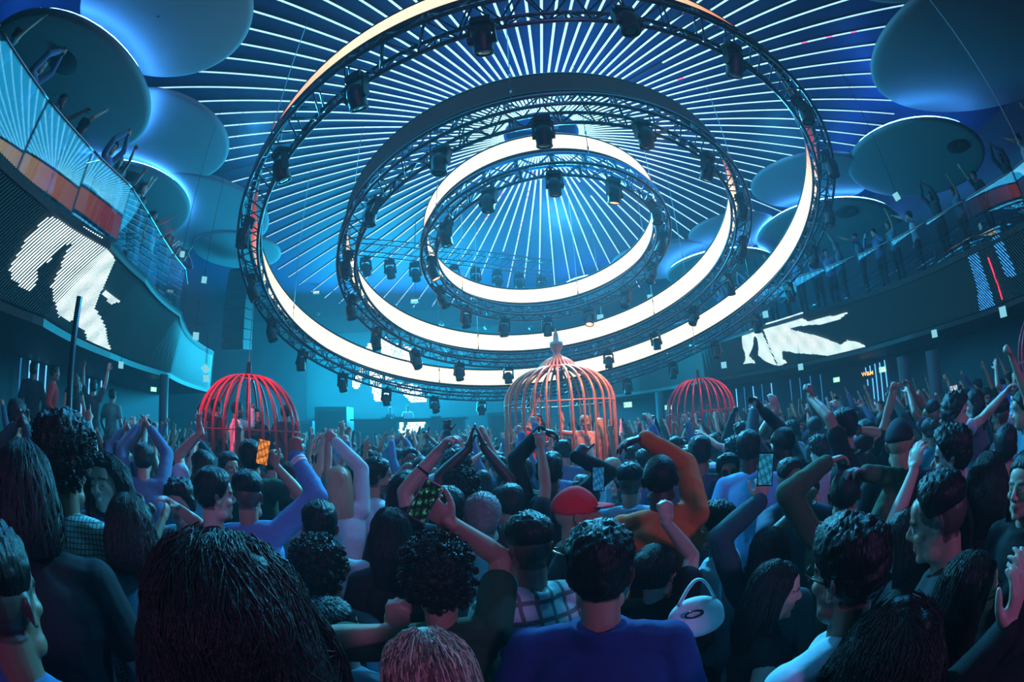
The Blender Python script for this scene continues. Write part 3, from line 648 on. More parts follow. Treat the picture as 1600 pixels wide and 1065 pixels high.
M_copper = mat('cage_copper', (.78, .36, .24), .38, .35); M_fin = mat('finial_cream', (.85, .66, .55), .5)
M_red = mat('cage_red', (.62, .02, .045), .35, .2); M_dred = mat('cage_dark_red', (.36, .03, .06), .35, .2)
cage1, c1 = cage('copper coloured birdcage with pointed finial and dancers inside', 878, 690, 7.0, .82, 2.36, 2.90, 30, M_copper, .62, True, False, .019)
cage2, c2 = cage('bright red birdcage in the crowd on the left', 388, 690, 8.2, .92, 2.02, 2.93, 26, M_red, .75, False, True, .022)
cage3, c3 = cage('distant dark red birdcage right of the copper one', 1097, 670, 12.0, .88, 2.15, 2.96, 26, M_dred, .85, False, True, .022)
cage4, c4 = cage('dark red birdcage cut off by the right frame edge', 1690, 640, 5.6, .85, 1.95, 2.55, 24, M_dred, .25, False, True, .018)
lamp('left_cage_red_light', 'SPOT', (c2[0]-.5, c2[1]-2.3, 5.0), (c2[0], c2[1], 2.2), (1, .06, .10), 800, spot_size=.55, spot_blend=.4, shadow_soft_size=.08)
lamp('right_cage_red_light', 'SPOT', (c3[0]+1.2, c3[1]-2.2, 5.0), (c3[0], c3[1], 2.2), (1, .06, .15), 800, spot_size=.55, spot_blend=.4, shadow_soft_size=.08)
# ------------------------------------------------------------------ people: bodies grown from a posed skeleton
def Rx(t): c, s = math.cos(t), math.sin(t); return np.array([(1, 0, 0), (0, c, -s), (0, s, c)])
def Ry(t): c, s = math.cos(t), math.sin(t); return np.array([(c, 0, s), (0, 1, 0), (-s, 0, c)])
def Rz(t): c, s = math.cos(t), math.sin(t); return np.array([(c, -s, 0), (s, c, 0), (0, 0, 1)])
def nrm(v): v = np.asarray(v, float); return v/(np.linalg.norm(v)+1e-12)
TMP = bpy.data.objects.new('tmp', bpy.data.meshes.new('tmp'))
def fuse(mb, voxel, smooth=2, fac=.5):
    """one continuous skin around all pieces of the builder"""
    me = bpy.data.meshes.new('raw'); me.from_pydata(np.concatenate(mb.v).tolist(), [], mb.f); me.update()
    o = bpy.data.objects.new('fuse', me); COL.objects.link(o)
    r = o.modifiers.new('r', 'REMESH'); r.mode = 'VOXEL'; r.voxel_size = voxel; r.use_smooth_shade = True
    if smooth: s = o.modifiers.new('s', 'SMOOTH'); s.iterations = smooth; s.factor = fac
    dg = bpy.context.evaluated_depsgraph_get(); out = bpy.data.meshes.new_from_object(o.evaluated_get(dg))
    bpy.data.objects.remove(o); bpy.data.meshes.remove(me)
    return out
def verts(me): a = np.empty(len(me.vertices)*3, np.float32); me.vertices.foreach_get('co', a); return a.reshape(-1, 3).astype(float)
def setv(me, V): me.vertices.foreach_set('co', np.asarray(V, np.float32).ravel()); me.update()
def normals(me): a = np.empty(len(me.vertices)*3, np.float32); me.vertices.foreach_get('normal', a); return a.reshape(-1, 3).astype(float)
def nz(P, sc, seed=0):
    """smooth value noise, vectorised: P (n,3), sc scale (scalar or 3)"""
    P = P*np.asarray(sc)+seed*7.31; I = np.floor(P).astype(np.int64); Fr = P-I; Fr = Fr*Fr*(3-2*Fr); out = 0
    for dx in (0, 1):
        for dy in (0, 1):
            for dz in (0, 1):
                h = (I[:, 0]+dx)*374761393+(I[:, 1]+dy)*668265263+(I[:, 2]+dz)*2147483647+seed*97
                h = (h ^ (h >> 13))*1274126177; h = h ^ (h >> 16); val = (h & 0xffff)/32767.5-1
                out = out+val*(Fr[:, 0] if dx else 1-Fr[:, 0])*(Fr[:, 1] if dy else 1-Fr[:, 1])*(Fr[:, 2] if dz else 1-Fr[:, 2])
    return out
def paint(me, col):
    at = me.color_attributes.new('Col', 'FLOAT_COLOR', 'POINT'); a = np.ones((len(me.vertices), 4), np.float32); a[:, :3] = col; at.data.foreach_set('color', a.ravel())
def loft(mb, rings, seg=20):
    """rings: (x, y, z, rx, ry)"""
    a = np.arange(seg)*2*math.pi/seg; V = np.concatenate([np.stack([x+rx*np.cos(a), y+ry*np.sin(a), np.full(seg, z)], 1) for x, y, z, rx, ry in rings])
    Fc = [(i*seg+k, i*seg+(k+1) % seg, (i+1)*seg+(k+1) % seg, (i+1)*seg+k) for i in range(len(rings)-1) for k in range(seg)]
    Fc += [tuple(range(seg))[::-1], tuple((len(rings)-1)*seg+k for k in range(seg))]; mb.add(V, Fc)
def limb(mb, P, r, seg=12):
    """tapered limb with round joints"""
    P = [np.asarray(p, float) for p in P]
    for i in range(len(P)-1): mb.tube([P[i], P[i]*.5+P[i+1]*.5, P[i+1]], [r[i], (r[i]+r[i+1])/2, r[i+1]], seg)
    for p, q in zip(P, r): mb.ell(p, (q,)*3, seg, 8)

# --- head in its own frame: x right, y forward, z up, origin between the ears
def head_parts(mb, M, c, fem, big):
    k = .95 if fem else 1.
    def E(p, r, R=None): mb.ell(M @ (np.array(p)*k)+c, np.array(r)*k, 16, 10, R=M if R is None else M @ R)
    def T(P, r): mb.tube([M @ (np.array(p)*k)+c for p in P], np.array(r)*k, 8)
    E((0, -.012, .030), (.076, .096, .092)); E((0, .018, -.035), (.062, .070, .085)); E((0, .040, -.075), (.046, .045, .042))
    E((0, .073, -.098), (.022, .018, .018)); E((0, .060, .050), (.056, .030, .042))
    if not big: E((0, .098, -.022), (.012, .016, .016)); return
    for s in (-1, 1):
        E((s*.042, .056, -.020), (.024, .026, .020)); E((s*.050, .020, -.080), (.018, .030, .026))     # cheek, jaw corner
        T([(s*.010, .087, .026), (s*.032, .085, .034), (s*.055, .066, .026)], (.009, .0085, .007))     # brow
        E((s*.031, .0735, .008), (.0145,)*3)                                                           # eye
        T([(s*.015, .083, .000), (s*.031, .0845, -.004), (s*.046, .075, .001)], (.0055, .006, .005))   # lower lid
        T([(s*.015, .084, .014), (s*.031, .087, .0195), (s*.046, .076, .014)], (.0055, .006, .005))    # upper lid
        E((s*.011, .094, -.026), (.0085, .011, .008))                                                  # nostril
        R = Rz(s*.35)
        E((s*.079, -.012, .000), (.007, .020, .032), R); E((s*.083, -.020, .010), (.005, .019, .024), Rz(s*.6)); E((s*.078, -.006, -.026), (.007, .009, .011))
    T([(0, .084, .030), (0, .094, .010), (0, .107, -.010), (0, .111, -.020)], (.009, .0085, .0105, .0125)); E((0, .107, -.022), (.0125, .012, .011))
    T([(-.024, .078, -.057), (-.010, .090, -.052), (0, .091, -.053), (.010, .090, -.052), (.024, .078, -.057)], (.005, .007, .0065, .007, .005))
    T([(-.022, .077, -.063), (0, .090, -.067), (.022, .077, -.063)], (.005, .0085, .005))
def skin_paint(V, M, c, k, skin, opt):
    """colours of the skin itself: lips, brows, eyes, stubble, cropped hair"""
    L = (V-c) @ M/k; col = np.tile(np.array(skin), (len(V), 1)); near = np.linalg.norm(L, axis=1) < .16
    def dab(mask, colr, a): col[mask] = col[mask]*(1-a)+np.array(colr)*a
    x, y, z = np.abs(L[:, 0]), L[:, 1], L[:, 2]; hc = np.array(opt.get('haircol', (.012, .010, .010)))
    dab(near & (y > .078) & (x < .024) & (np.abs(z+.059) < .0105-.2*x), (skin[0]*.75, skin[1]*.42, skin[2]*.42), .8)
    dab(near & (y > .060) & (x > .008) & (x < .056) & (np.abs(z-.034+np.maximum(0, x-.03)*.35) < .0065), hc*.9, .85)
    e = np.hypot(x-.031, (z-.0075)*1.5); dab(near & (y > .06) & (e < .0125) & (np.abs(z-.0075) < .0062), (.75, .72, .70) if not opt.get('closed') else skin, .9)
    if not opt.get('closed'): dab(near & (y > .06) & (np.hypot(x-.031, z-.0075) < .006), (.03, .02, .015), .95)
    else: dab(near & (y > .06) & (x > .017) & (x < .047) & (np.abs(z-.001) < .0028), hc, .9)
    if opt.get('teeth'): dab(near & (y > .07) & (x < .017) & (np.abs(z+.059) < .005), (.8, .78, .74), .95)
    b = opt.get('beard', 0)
    if b: dab(near & (y > -.01) & (z < -.040-.25*np.maximum(0, .05-x)*0) & ((z < -.072) | (x > .030) | (z > -.048)) & (z < -.030-.3*np.maximum(0, y-.05)) , hc, b)
    if opt.get('crop'): dab(near & (z > np.where(y < -.02, -.055, .0)+.55*np.maximum(0, y)) & (y < .045) & ((x > .02) | (y < 0)), hc*1.3, opt['crop'])
    return col

def hand(mb, w, hd, pn, side, curl, spread=.10, thumb=.5, s=1., seg=8):
    """w wrist, hd finger direction, pn palm normal, curl per finger (radians per joint)"""
    hd = nrm(hd); pn = nrm(pn-hd*(pn@hd)); wd = nrm(np.cross(hd, pn))*side         # towards the thumb
    R = np.stack([wd, hd, pn], 1)
    mb.ell(w+hd*.052*s, np.array((.041, .054, .0165))*s, 14, 8, R=R); mb.ell(w+hd*.076*s, np.array((.041, .026, .0145))*s, 12, 8, R=R)
    mb.tube([w-hd*.02*s, w+hd*.03*s], np.array((.027, .030))*s, 10, flat=(1, .72))
    for i, (off, ln, cu) in enumerate(((.031, .070, curl[0]), (.0105, .079, curl[1]), (-.0105, .074, curl[2]), (-.031, .058, curl[3]))):
        d = nrm(hd+wd*spread*(1.4, .45, -.45, -1.4)[i]); p = w+hd*(.088 if i in (1, 2) else .080)*s+wd*off*s; P = [p-d*.012*s, p]; a = 0
        for j, f in enumerate((.44, .31, .25)):
            a += cu*(1.0, 1.15, .7)[j]; q = d*math.cos(a)+pn*math.sin(a); P.append(P[-1]+q*ln*f*s)
        mb.tube(P, np.array((.0105, .0102, .0096, .0088, .0072))*s, seg); mb.ell(P[-1], (.0074*s,)*3, 8, 6)
    p = w+hd*.022*s+wd*.026*s; d = nrm(wd*.75+hd*.65+pn*(.15+.6*(1-thumb))); e = nrm(wd*(.15 if thumb < .6 else .5)+hd*.9+pn*(.55*(1-thumb)))
    if thumb < .3: d = nrm(wd*.45+hd*.8+pn*.55); e = nrm(-wd*.85+hd*.25+pn*.35)
    P = [p-d*.015*s, p+d*.022*s, p+d*.040*s+e*.010*s, p+d*.045*s+e*.034*s, p+d*.046*s+e*.052*s]
    mb.tube(P, np.array((.016, .0145, .012, .011, .0085))*s, seg); mb.ell(P[-1], (.0088*s,)*3, 8, 6)
HANDS = dict(open=((.10, .06, .08, .14), .16, .9), relaxed=((.35, .42, .48, .55), .05, .55), fist=((1.25, 1.3, 1.3, 1.3), .0, .15), point=((.05, 1.25, 1.3, 1.3), .02, .2),
             grip=((.80, .85, .9, .95), .02, .35), two=((.04, .04, 1.25, 1.3), .12, .15), horns=((.05, 1.25, 1.25, .08), .1, .2), limp=((.55, .6, .65, .7), .06, .5), flatp=((.05, .05, .06, .08), .03, .8), wide=((.12, .1, .12, .2), .26, 1.))

def solve_arm(S, T, hint, L1, L2):
    d = T-S; D = np.linalg.norm(d); mx = (L1+L2)*.992
    if D > mx: T = S+d/D*mx; D = mx
    if D < .12: D = .12; T = S+nrm(d)*D
    u = nrm(T-S); a = (L1*L1-L2*L2+D*D)/(2*D); h = math.sqrt(max(0, L1*L1-a*a)); n = hint-u*(hint@u)
    return S+u*a+nrm(n)*h, T
class Fig:
    """posed figure in its own frame (facing +y, standing at the origin)"""
    def __init__(s, fem=False, k=1., pelvis=.94, lean=0., lean_side=0., head=(0, 0, 0), arms={}, girth=1., sw=1., big=True):
        s.fem, s.k, s.big = fem, k, big; s.pel = pelvis; g = s.g = girth; s.hk = k*(.95 if fem else 1.)
        s.sw = sw*(.90 if fem else 1.)*k
        up = lambda x, y, z: np.array((x, y, 0.))+np.array((0, 0, pelvis+z*k))   # z relative to the pelvis
        LR = Rx(-lean) @ Ry(lean_side); s.LR = LR; base = np.array((0, 0, pelvis))
        s.tr = lambda p: LR @ (np.asarray(p, float)*np.array((1, 1, k)))+base
        s.neck0 = s.tr((0, -.012*k, .50)); s.hM = LR @ Rz(-head[0]) @ Rx(-head[1]) @ Ry(head[2])
        s.hC = s.tr((0, 0, .585))+s.hM @ np.array((0, .016, .105))*k
        s.arm = {}
        for side, sg in (('L', -1), ('R', 1)):
            S0 = s.tr((sg*.178*s.sw, -.005, .475)); a = arms.get(side)
            if a is None: a = dict(T=s.tr((sg*.24*s.sw, .10, -.02)), hint=np.array((sg*.5, -1, 0.)), hand='relaxed')
            T = np.array(a['T'], float); hint = np.array(a.get('hint', (sg*1.0, -.2, -.5)), float)
            if T[2] > S0[2]+.12: S0 = S0+np.array((-sg*.02, 0, .045))*k
            E, Wr = solve_arm(S0, T, hint, .295*k, .262*k)
            fd = nrm(Wr-E); hd = nrm(np.array(a['hd'], float)) if 'hd' in a else nrm(fd+np.array(a.get('bend', (0, 0, 0)), float))
            pn = np.array(a.get('pn', (0, 1, 0) if T[2] > S0[2] else (-sg*1., 0, .1)), float)
            s.arm[side] = dict(S=S0, E=E, W=Wr, hd=hd, pn=pn, hand=a.get('hand', 'open'), sg=sg)
    def torso(s, mb, grow=0., lo=-.09, neck=True):
        k, g, sw = s.k, s.g, s.sw; f = s.fem
        rows = [(-.09, .120, .105), (0., .168*(1.04 if f else 1), .122), (.07, .160, .116), (.16, .140*(.93 if f else 1), .104), (.27, .152*(.95 if f else 1), .112), (.35, .166, .118*(1.06 if f else 1)), (.42, .168, .108), (.465, .150, .090), (.495, .100, .074), (.515, .062, .060)]
        a = np.arange(22)*2*math.pi/22; V = []; n = 0
        for z, rx, ry in rows:
            if z < lo-1e-6: continue
            rx = rx*g*(sw if z > .3 else k)+grow; ry = ry*g*k+grow
            P = np.stack([rx*np.sign(np.cos(a))*np.abs(np.cos(a))**.85, ry*np.sin(a)-.005, np.full(22, z)+(grow if z > .5 else 0)], 1); V.append(np.array([s.tr(p) for p in P])); n += 1
        seg = 22; Fc = [(i*seg+q, i*seg+(q+1) % seg, (i+1)*seg+(q+1) % seg, (i+1)*seg+q) for i in range(n-1) for q in range(seg)]+[tuple(range(seg))[::-1], tuple((n-1)*seg+q for q in range(seg))]
        mb.add(np.concatenate(V), Fc)
        for side in 'LR': mb.ell(s.arm[side]['S']-np.array((s.arm[side]['sg']*.012, 0, .005)), (.055*k*g**.5+grow,)*3, 14, 9)
        if f:
            for sg in (-1, 1): mb.ell(s.tr((sg*.065, .085, .31)), (.058*k+grow, .05*k+grow, .055*k+grow), 14, 9)
        # trapezius
        for side in 'LR': mb.tube([s.neck0+s.LR @ np.array((0, -.01, .015)), s.arm[side]['S']*.55+s.neck0*.45+np.array((0, -.005, .012)), s.arm[side]['S']], [.050*k+grow*.6, .048*k+grow, .048*k+grow], 10)
    def body(s, voxel, smooth=2):
        mb = MB(); k = s.k; s.torso(mb)
        mb.tube([s.neck0-np.array((0, 0, .05)), s.neck0+s.LR @ np.array((0, .006, .05)), s.hC+s.hM @ np.array((0, -.02, -.05))], np.array((.062, .054, .054))*k*(.88 if s.fem else 1.), 14)
        head_parts(mb, s.hM, s.hC, s.fem, s.big)
        for side in 'LR':
            a = s.arm[side]; t = .90 if s.fem else 1.0; t *= s.g**.4
            limb(mb, [a['S'], a['S']*.55+a['E']*.45, a['E']], np.array((.054, .048, .040))*k*t)
            limb(mb, [a['E'], a['E']*.65+a['W']*.35, a['W']], np.array((.040, .041, .0265))*k*t)
            c, sp, th = HANDS[a['hand']]; hand(mb, a['W'], a['hd'], a['pn'], -a['sg'] if True else 1, c, sp, th, s=k*(.92 if s.fem else 1.), seg=8 if s.big else 6)
        for sg in (-1, 1):
            h = s.tr((sg*.085, 0, -.03)); z = h[2]; kn = np.array((sg*.095, .02, z*.52)); an = np.array((sg*.10, -.01, .075))
            limb(mb, [h, h*.5+kn*.5, kn], np.array((.086, .078, .056))*k); limb(mb, [kn, kn*.6+an*.4, an], np.array((.054, .052, .036))*k)
            mb.ell((sg*.105, .06, .035), (.042, .12, .035), 12, 8)
        return fuse(mb, voxel, smooth)
    def top(s, sleeve, voxel, grow=.013, lo=-.09, seed=1, wr=1., collar=None, hood=False):
        mb = MB(); k = s.k; s.torso(mb, grow, lo)
        for side in 'LR':
            a = s.arm[side]; t = (.90 if s.fem else 1.0)*s.g**.4; r0, r1, r2 = (.054*k*t+grow, .048*k*t+grow, .042*k*t+grow)
            sl = sleeve if not isinstance(sleeve, dict) else sleeve[side]
            if sl == 'none': continue
            if sl == 'short': limb(mb, [a['S'], a['S']*.42+a['E']*.58], (r0, r1+.008))
            else:
                limb(mb, [a['S'], a['S']*.5+a['E']*.5, a['E']], (r0, r1+.004, r2+.004)); q = .96 if sl == 'long' else .5
                limb(mb, [a['E'], a['E']*.6+a['W']*.4, a['E']*(1-q)+a['W']*q], (r2+.004, .042*k+grow, .031*k+grow*1.1))
        if collar == 'shirt': mb.tube([s.neck0+s.LR @ np.array((.072*math.cos(t), .070*math.sin(t)-.004, .018+.012*(math.sin(t) < 0))) for t in np.linspace(0, 2*math.pi, 25)[:-1]], .019, 8, closed=True, flat=(.55, 1.3))
        if collar == 'high': mb.tube([s.neck0+s.LR @ np.array((.075*math.cos(t), .072*math.sin(t)-.004, .03)) for t in np.linspace(0, 2*math.pi, 25)[:-1]], .028, 8, closed=True, flat=(.5, 1.4))
        if hood:
            mb.ell(s.neck0+s.LR @ np.array((0, -.105, .0)), (.145, .085, .10), 18, 12); mb.tube([s.neck0+s.LR @ np.array((.095*math.cos(t), .085*math.sin(t)-.02, .012)) for t in np.linspace(0, 2*math.pi, 25)[:-1]], .030, 8, closed=True)
        me = fuse(mb, voxel, 2); V = verts(me); N = normals(me)
        w = np.sin(nz(V, (14, 14, 9), seed)*5)*.5+nz(V, (30, 30, 22), seed+3)*.5
        low = np.clip((s.pel+.42*k-V[:, 2])*4, .35, 1); V = V+N*(w*.0048*wr*low)[:, None]; setv(me, V); return me
    def trousers(s, voxel=.018):
        mb = MB(); k = s.k
        for sg in (-1, 1):
            h = s.tr((sg*.085, 0, -.02)); z = h[2]; kn = np.array((sg*.095, .02, z*.52)); an = np.array((sg*.10, -.01, .07))
            limb(mb, [h, h*.5+kn*.5, kn], np.array((.104, .092, .070))*k); limb(mb, [kn, kn*.5+an*.5, an], np.array((.070, .064, .058))*k)
        V = []
        loft(mb, [(0, 0, s.pel-.12*k, .13*k, .12*k), (0, 0, s.pel, .172*k*s.g, .126*k*s.g), (0, -.005, s.pel+.05*k, .162*k*s.g, .118*k*s.g)], 20)
        return fuse(mb, voxel, 1)

# --- hair and headwear, in the head frame
def cran(D):
    c, r = np.array((0, -.012, .030)), np.array((.076, .096, .092)); A = (D*D/r**2).sum(1); B = -2*(D*c/r**2).sum(1); Cc = (c*c/r**2).sum()-1
    return (-B+np.sqrt(np.maximum(B*B-4*A*Cc, 0)))/(2*A)
def hair_dirs(u, w):
    th = (np.arange(w)+.5)/w*math.pi; ph = np.arange(u)*2*math.pi/u; T, P = np.meshgrid(th, ph, indexing='ij')
    D = np.stack([np.sin(T)*np.sin(P), np.sin(T)*np.cos(P), np.cos(T)], -1).reshape(-1, 3)
    Fc = [(i*u+k, (i+1)*u+k, (i+1)*u+(k+1) % u, i*u+(k+1) % u) for i in range(w-1) for k in range(u)]+[tuple(range(u)), tuple((w-1)*u+k for k in range(u))[::-1]]
    return D, Fc
def sst(x, a, b): t = np.clip((x-a)/(b-a), 0, 1); return t*t*(3-2*t)
from mathutils.bvhtree import BVHTree
def add_locks(me, style, seed, streak=False):
    """single locks laid over the hair, in the head frame"""
    bv = BVHTree.FromPolygons([tuple(v.co) for v in me.vertices], [tuple(p.vertices) for p in me.polygons]); rg = np.random.default_rng(seed)
    mb = MB(); mb.add(verts(me), [tuple(p.vertices) for p in me.polygons]); shade = [np.full(mb.n, .55)]; out = lambda p: bv.find_nearest(Vector(p))
    def near(p, lift):
        a = out(p); return np.array(a[0])+np.array(a[1])*lift
    if style in ('long', 'blond', 'bob', 'longwavy', 'bigcurl', 'bun'):
        z1 = dict(long=-.40, blond=-.30, longwavy=-.34, bob=-.13, bun=-.02, bigcurl=-.30)[style]; wv = dict(longwavy=.011, bigcurl=.015).get(style, .003)
        for i in range(dict(bigcurl=2600, longwavy=1100).get(style, 1300)):
            az = rg.uniform(math.radians(60), math.radians(300)); el0 = math.radians(rg.uniform(25, 85)); end = z1*rg.uniform(.55, 1.04); P = []; ph = rg.uniform(0, 6.3); drift = rg.normal(0, .12)
            m = 16 if wv > .005 else 12; ll = rg.uniform(0, 1)
            for j in range(m):
                t = j/(m-1); zz = .12*math.sin(el0)*(1-t)+end*t; a = az+drift*t; r = (.15+.05*t)*min(1, math.cos(el0)*.8+t*3.2)
                r = r*(1.35 if style == 'bigcurl' else 1); p = near((r*math.sin(a), r*math.cos(a)-.03*t, zz*(1.35 if zz > 0 else 1)), .0005+.0045*ll+(.003+.012*ll*(style == 'bigcurl') if wv > .005 else 0))
                p = p+np.array((math.cos(a), -math.sin(a), 0))*wv*math.sin(ph+t*(15 if wv > .005 else 7)); P.append(p)
            w = rg.uniform(.0012, .0028); mb.tube(P, w*np.interp(np.linspace(0, 1, m), [0, .2, .8, 1], [.5, 1, .8, .15]), 5, cap=False)
    elif style in ('curly', 'afro', 'tall'):
        for i in range(620):
            d = nrm(rg.normal(size=3)+np.array((0, -.35, .55))); c0 = near(d*.19, 0); n0 = nrm(c0); t0 = nrm(np.cross(n0, rg.normal(size=3))); b0 = np.cross(n0, t0); R = rg.uniform(.005, .010); L = rg.uniform(.012, .03); ph = rg.uniform(0, 6.3)
            P = [c0+n0*(-.003+.008*abs(math.sin(a*.5))+R*math.sin(a+ph)*.8)+t0*L*(a/9-.5)+b0*R*math.cos(a+ph) for a in np.linspace(0, 9, 11)]
            mb.tube(P, np.interp(np.linspace(0, 1, 11), [0, .2, .8, 1], [.4, 1, 1, .3])*rg.uniform(.0018, .0030), 5, cap=False)
    elif style != 'buzz':
        ln = dict(short=.036, fade=.034, quiff=.060, grey=.026).get(style, .03)
        for i in range(1150):
            d = nrm(rg.normal(size=3)+np.array((0, -.2, .75))); a = out(d*.19); c0 = np.array(a[0]); n0 = np.array(a[1])
            if n0 @ c0 < 0 or np.linalg.norm(c0) < np.array(cran(nrm(c0)[None]))[0]+.004: continue
            cr = np.array((0, -.05, .12)); fl = nrm(c0-cr+rg.normal(size=3)*.03); fl = fl-n0*(fl @ n0)
            if style == 'quiff': fl = nrm(fl*.5+np.array((.35, -.5, .2))*(1 if c0[1] > -.02 else .3)); fl = fl-n0*(fl @ n0)
            fl = nrm(fl); L = ln*rg.uniform(.6, 1.15); up = rg.uniform(.1, .42)
            P = [c0-n0*.003+fl*L*t+n0*(L*up*math.sin(t*1.9)) for t in (0, .3, .6, .85, 1)]; mb.tube(P, np.array((.8, 1, .85, .5, .1))*rg.uniform(.0016, .0028), 4, cap=False)
    for i, v in enumerate(mb.v[1:]): shade.append(np.full(len(v), rg.choice((.25, .5, .9, 1.6, 2.4) if style == 'long' and streak else (.6, .8, 1., 1.2))))
    m2 = mb.data('hair', [], True); bpy.data.meshes.remove(me); paint(m2, np.concatenate(shade)[:, None]*np.ones(3)); return m2
def hair_mesh(F, style, seed=1, q=1., streak=False):
    M, c, k = F.hM, F.hC, F.hk
    u, w = int(88*q), int(60*q); D, Fc = hair_dirs(u, w)
    az = np.degrees(np.abs(np.arctan2(D[:, 0], D[:, 1]))); el = np.degrees(np.arcsin(np.clip(D[:, 2], -1, 1)))
    line = np.interp(az, [0, 35, 55, 75, 88, 100, 125, 180], [44, 42, 30, 8, -8, -10, -32, -40]); m = sst(el, line-3, line+7); r = cran(D)
    n1, n2, n3 = nz(D, 9, seed), nz(D, 22, seed+1), nz(D, 5, seed+2); top = sst(el, 15, 60)
    if style == 'short': t = .006+.020*top+.010*np.abs(n2)*top+.003*n1
    elif style == 'fade': m = sst(el, np.maximum(line, 6), np.maximum(line, 6)+34); t = .003+.026*top+.007*n2*top
    elif style == 'buzz': t = .0045+.002*n2
    elif style == 'quiff': t = .007+.026*top+.022*top*sst(D[:, 1], -.3, .8)+.009*n2*top+.006*n1
    elif style == 'tall': t = .012+.060*top+.020*n1+.014*n2+.02*sst(el, -10, 40)
    elif style == 'curly': t = .022+.020*top+.016*n1+.016*np.abs(n2)+.006*nz(D, 45, seed+4)
    elif style == 'afro': t = .050+.022*top+.020*n1+.016*n2
    elif style == 'grey': t = .007+.012*top+.005*n2+.004*nz(D, 45, seed)
    elif style == 'bigcurl': t = .058+.012*n3+.006*n1
    else: t = .016+.006*top+.004*n1            # base of the long styles
    R = r+m*t-(1-m)*.016
    mb = MB(); P = D*R[:, None]*1.0
    if style in ('long', 'longwavy', 'blond', 'bob', 'bun', 'bigcurl'):
        mb.add(P, Fc); z1 = dict(long=-.40, blond=-.30, longwavy=-.34, bob=-.13, bun=-.04, bigcurl=-.30)[style]; wd = dict(long=1., blond=1., longwavy=1.25, bob=1.1, bun=.9, bigcurl=1.45)[style]
        zs = np.linspace(.07, z1, 9)
        loft(mb, [(0, -.045-.035*math.sin(min(1, (.07-z)/.3)*2.2)*1., z, (.084+.014*min(1, (.07-z)/.12))*wd*(1-.25*sst(np.array(-z), .2, .42)), (.060+.012*math.sin((.07-z)*9))*wd*(1-.45*sst(np.array(-z), .12, .40))) for z in zs], 22)
        if style != 'bun':
            for sg in (-1, 1): mb.tube([(sg*.074, -.012, .045), (sg*.086*wd, -.014, -.02), (sg*.092*wd, -.016, -.09), (sg*.095*wd, -.02, max(z1, -.22))], np.array((.022, .026, .026, .018))*wd, 10, flat=(.7, 1.2))
        else: mb.ell((0, -.115, .065), (.050, .042, .048), 16, 10); mb.tube([(.03*math.cos(t), -.125, .065+.03*math.sin(t)) for t in np.linspace(0, 2*math.pi, 17)[:-1]], .020, 8, closed=True)
        me = fuse(mb, .0085 if q >= 1 else .014, 2); V = verts(me); N = normals(me)
        if style in ('long', 'blond', 'bob', 'bun'): d = .004*nz(V, (55, 55, 5), seed)+.003*nz(V, (110, 110, 8), seed+1)
        else: d = .012*nz(V, (24, 24, 16), seed)+.009*np.abs(nz(V, (44, 44, 30), seed+1))+.008*nz(V, 11, seed+2)
        if style == 'bigcurl': d = d*.35+.008*nz(V, 12, seed+5)
        V = V+N*d[:, None]; setv(me, V)
    else:
        mb.add(P, Fc); me = mb.data('hair', [], True)
    if q >= 1: me = add_locks(me, style, seed, streak)
    else: paint(me, np.ones((len(me.vertices), 3)))
    V = verts(me); setv(me, (V*k) @ M.T+c); return me
def cap_mesh(F, brim=True):
    M, c, k = F.hM, F.hC, F.hk; D, Fc = hair_dirs(56, 36); el = np.degrees(np.arcsin(np.clip(D[:, 2], -1, 1))); m = sst(el, 8, 20); R = cran(D)+m*(.014+.006*sst(el, 60, 90))-(1-m)*.014
    mb = MB(); mb.add(D*R[:, None], Fc)
    if brim:
        a = np.linspace(-1.15, 1.15, 17); I = np.stack([.080*np.sin(a), .088*np.cos(a)-.004, .044-.004*np.cos(a)], 1); O = np.stack([.092*np.sin(a), .098*np.cos(a)+.072*np.cos(a)**.6 if False else .098*np.cos(a)+.075*np.sqrt(np.maximum(np.cos(a), 0)), .046-.012*np.cos(a)+.000*a], 1)
        V = np.concatenate([I, O, I+[0, 0, .006], O+[0, 0, .006]]); n = 17; Fb = []
        for i in range(n-1): Fb += [(i, i+1, n+i+1, n+i), (2*n+i, 3*n+i, 3*n+i+1, 2*n+i+1), (n+i, n+i+1, 3*n+i+1, 3*n+i), (i, 2*n+i, 2*n+i+1, i+1)]
        mb.add(V, Fb); mb.ell((0, -.012, .139), (.008, .008, .005), 8, 5)
    me = mb.data('cap', [], True); V = verts(me); setv(me, (V*k) @ M.T+c); return me

M_skin = bpy.data.materials.new('skin'); M_skin.use_nodes = True
_p = M_skin.node_tree.nodes['Principled BSDF']; _a = M_skin.node_tree.nodes.new('ShaderNodeAttribute'); _a.attribute_name = 'Col'
M_skin.node_tree.links.new(_a.outputs['Color'], _p.inputs['Base Color']); _p.inputs['Roughness'].default_value = .48
def hairmat(name, col, curly=False, rough=.46, bump=.35):
    m = mat(name, col, rough, 0, bump, 38 if not curly else 70, .26, 0, None if curly else (3.2, 3.2, .35)); n, l = m.node_tree.nodes, m.node_tree.links
    a = n.new('ShaderNodeAttribute'); a.attribute_name = 'Col'; x = n.new('ShaderNodeMix'); x.data_type = 'RGBA'; x.blend_type = 'MULTIPLY'; x.inputs[0].default_value = 1; x.inputs[6].default_value = (*col, 1)
    l.new(a.outputs['Color'], x.inputs[7]); l.new(x.outputs[2], n['Principled BSDF'].inputs['Base Color']); return m
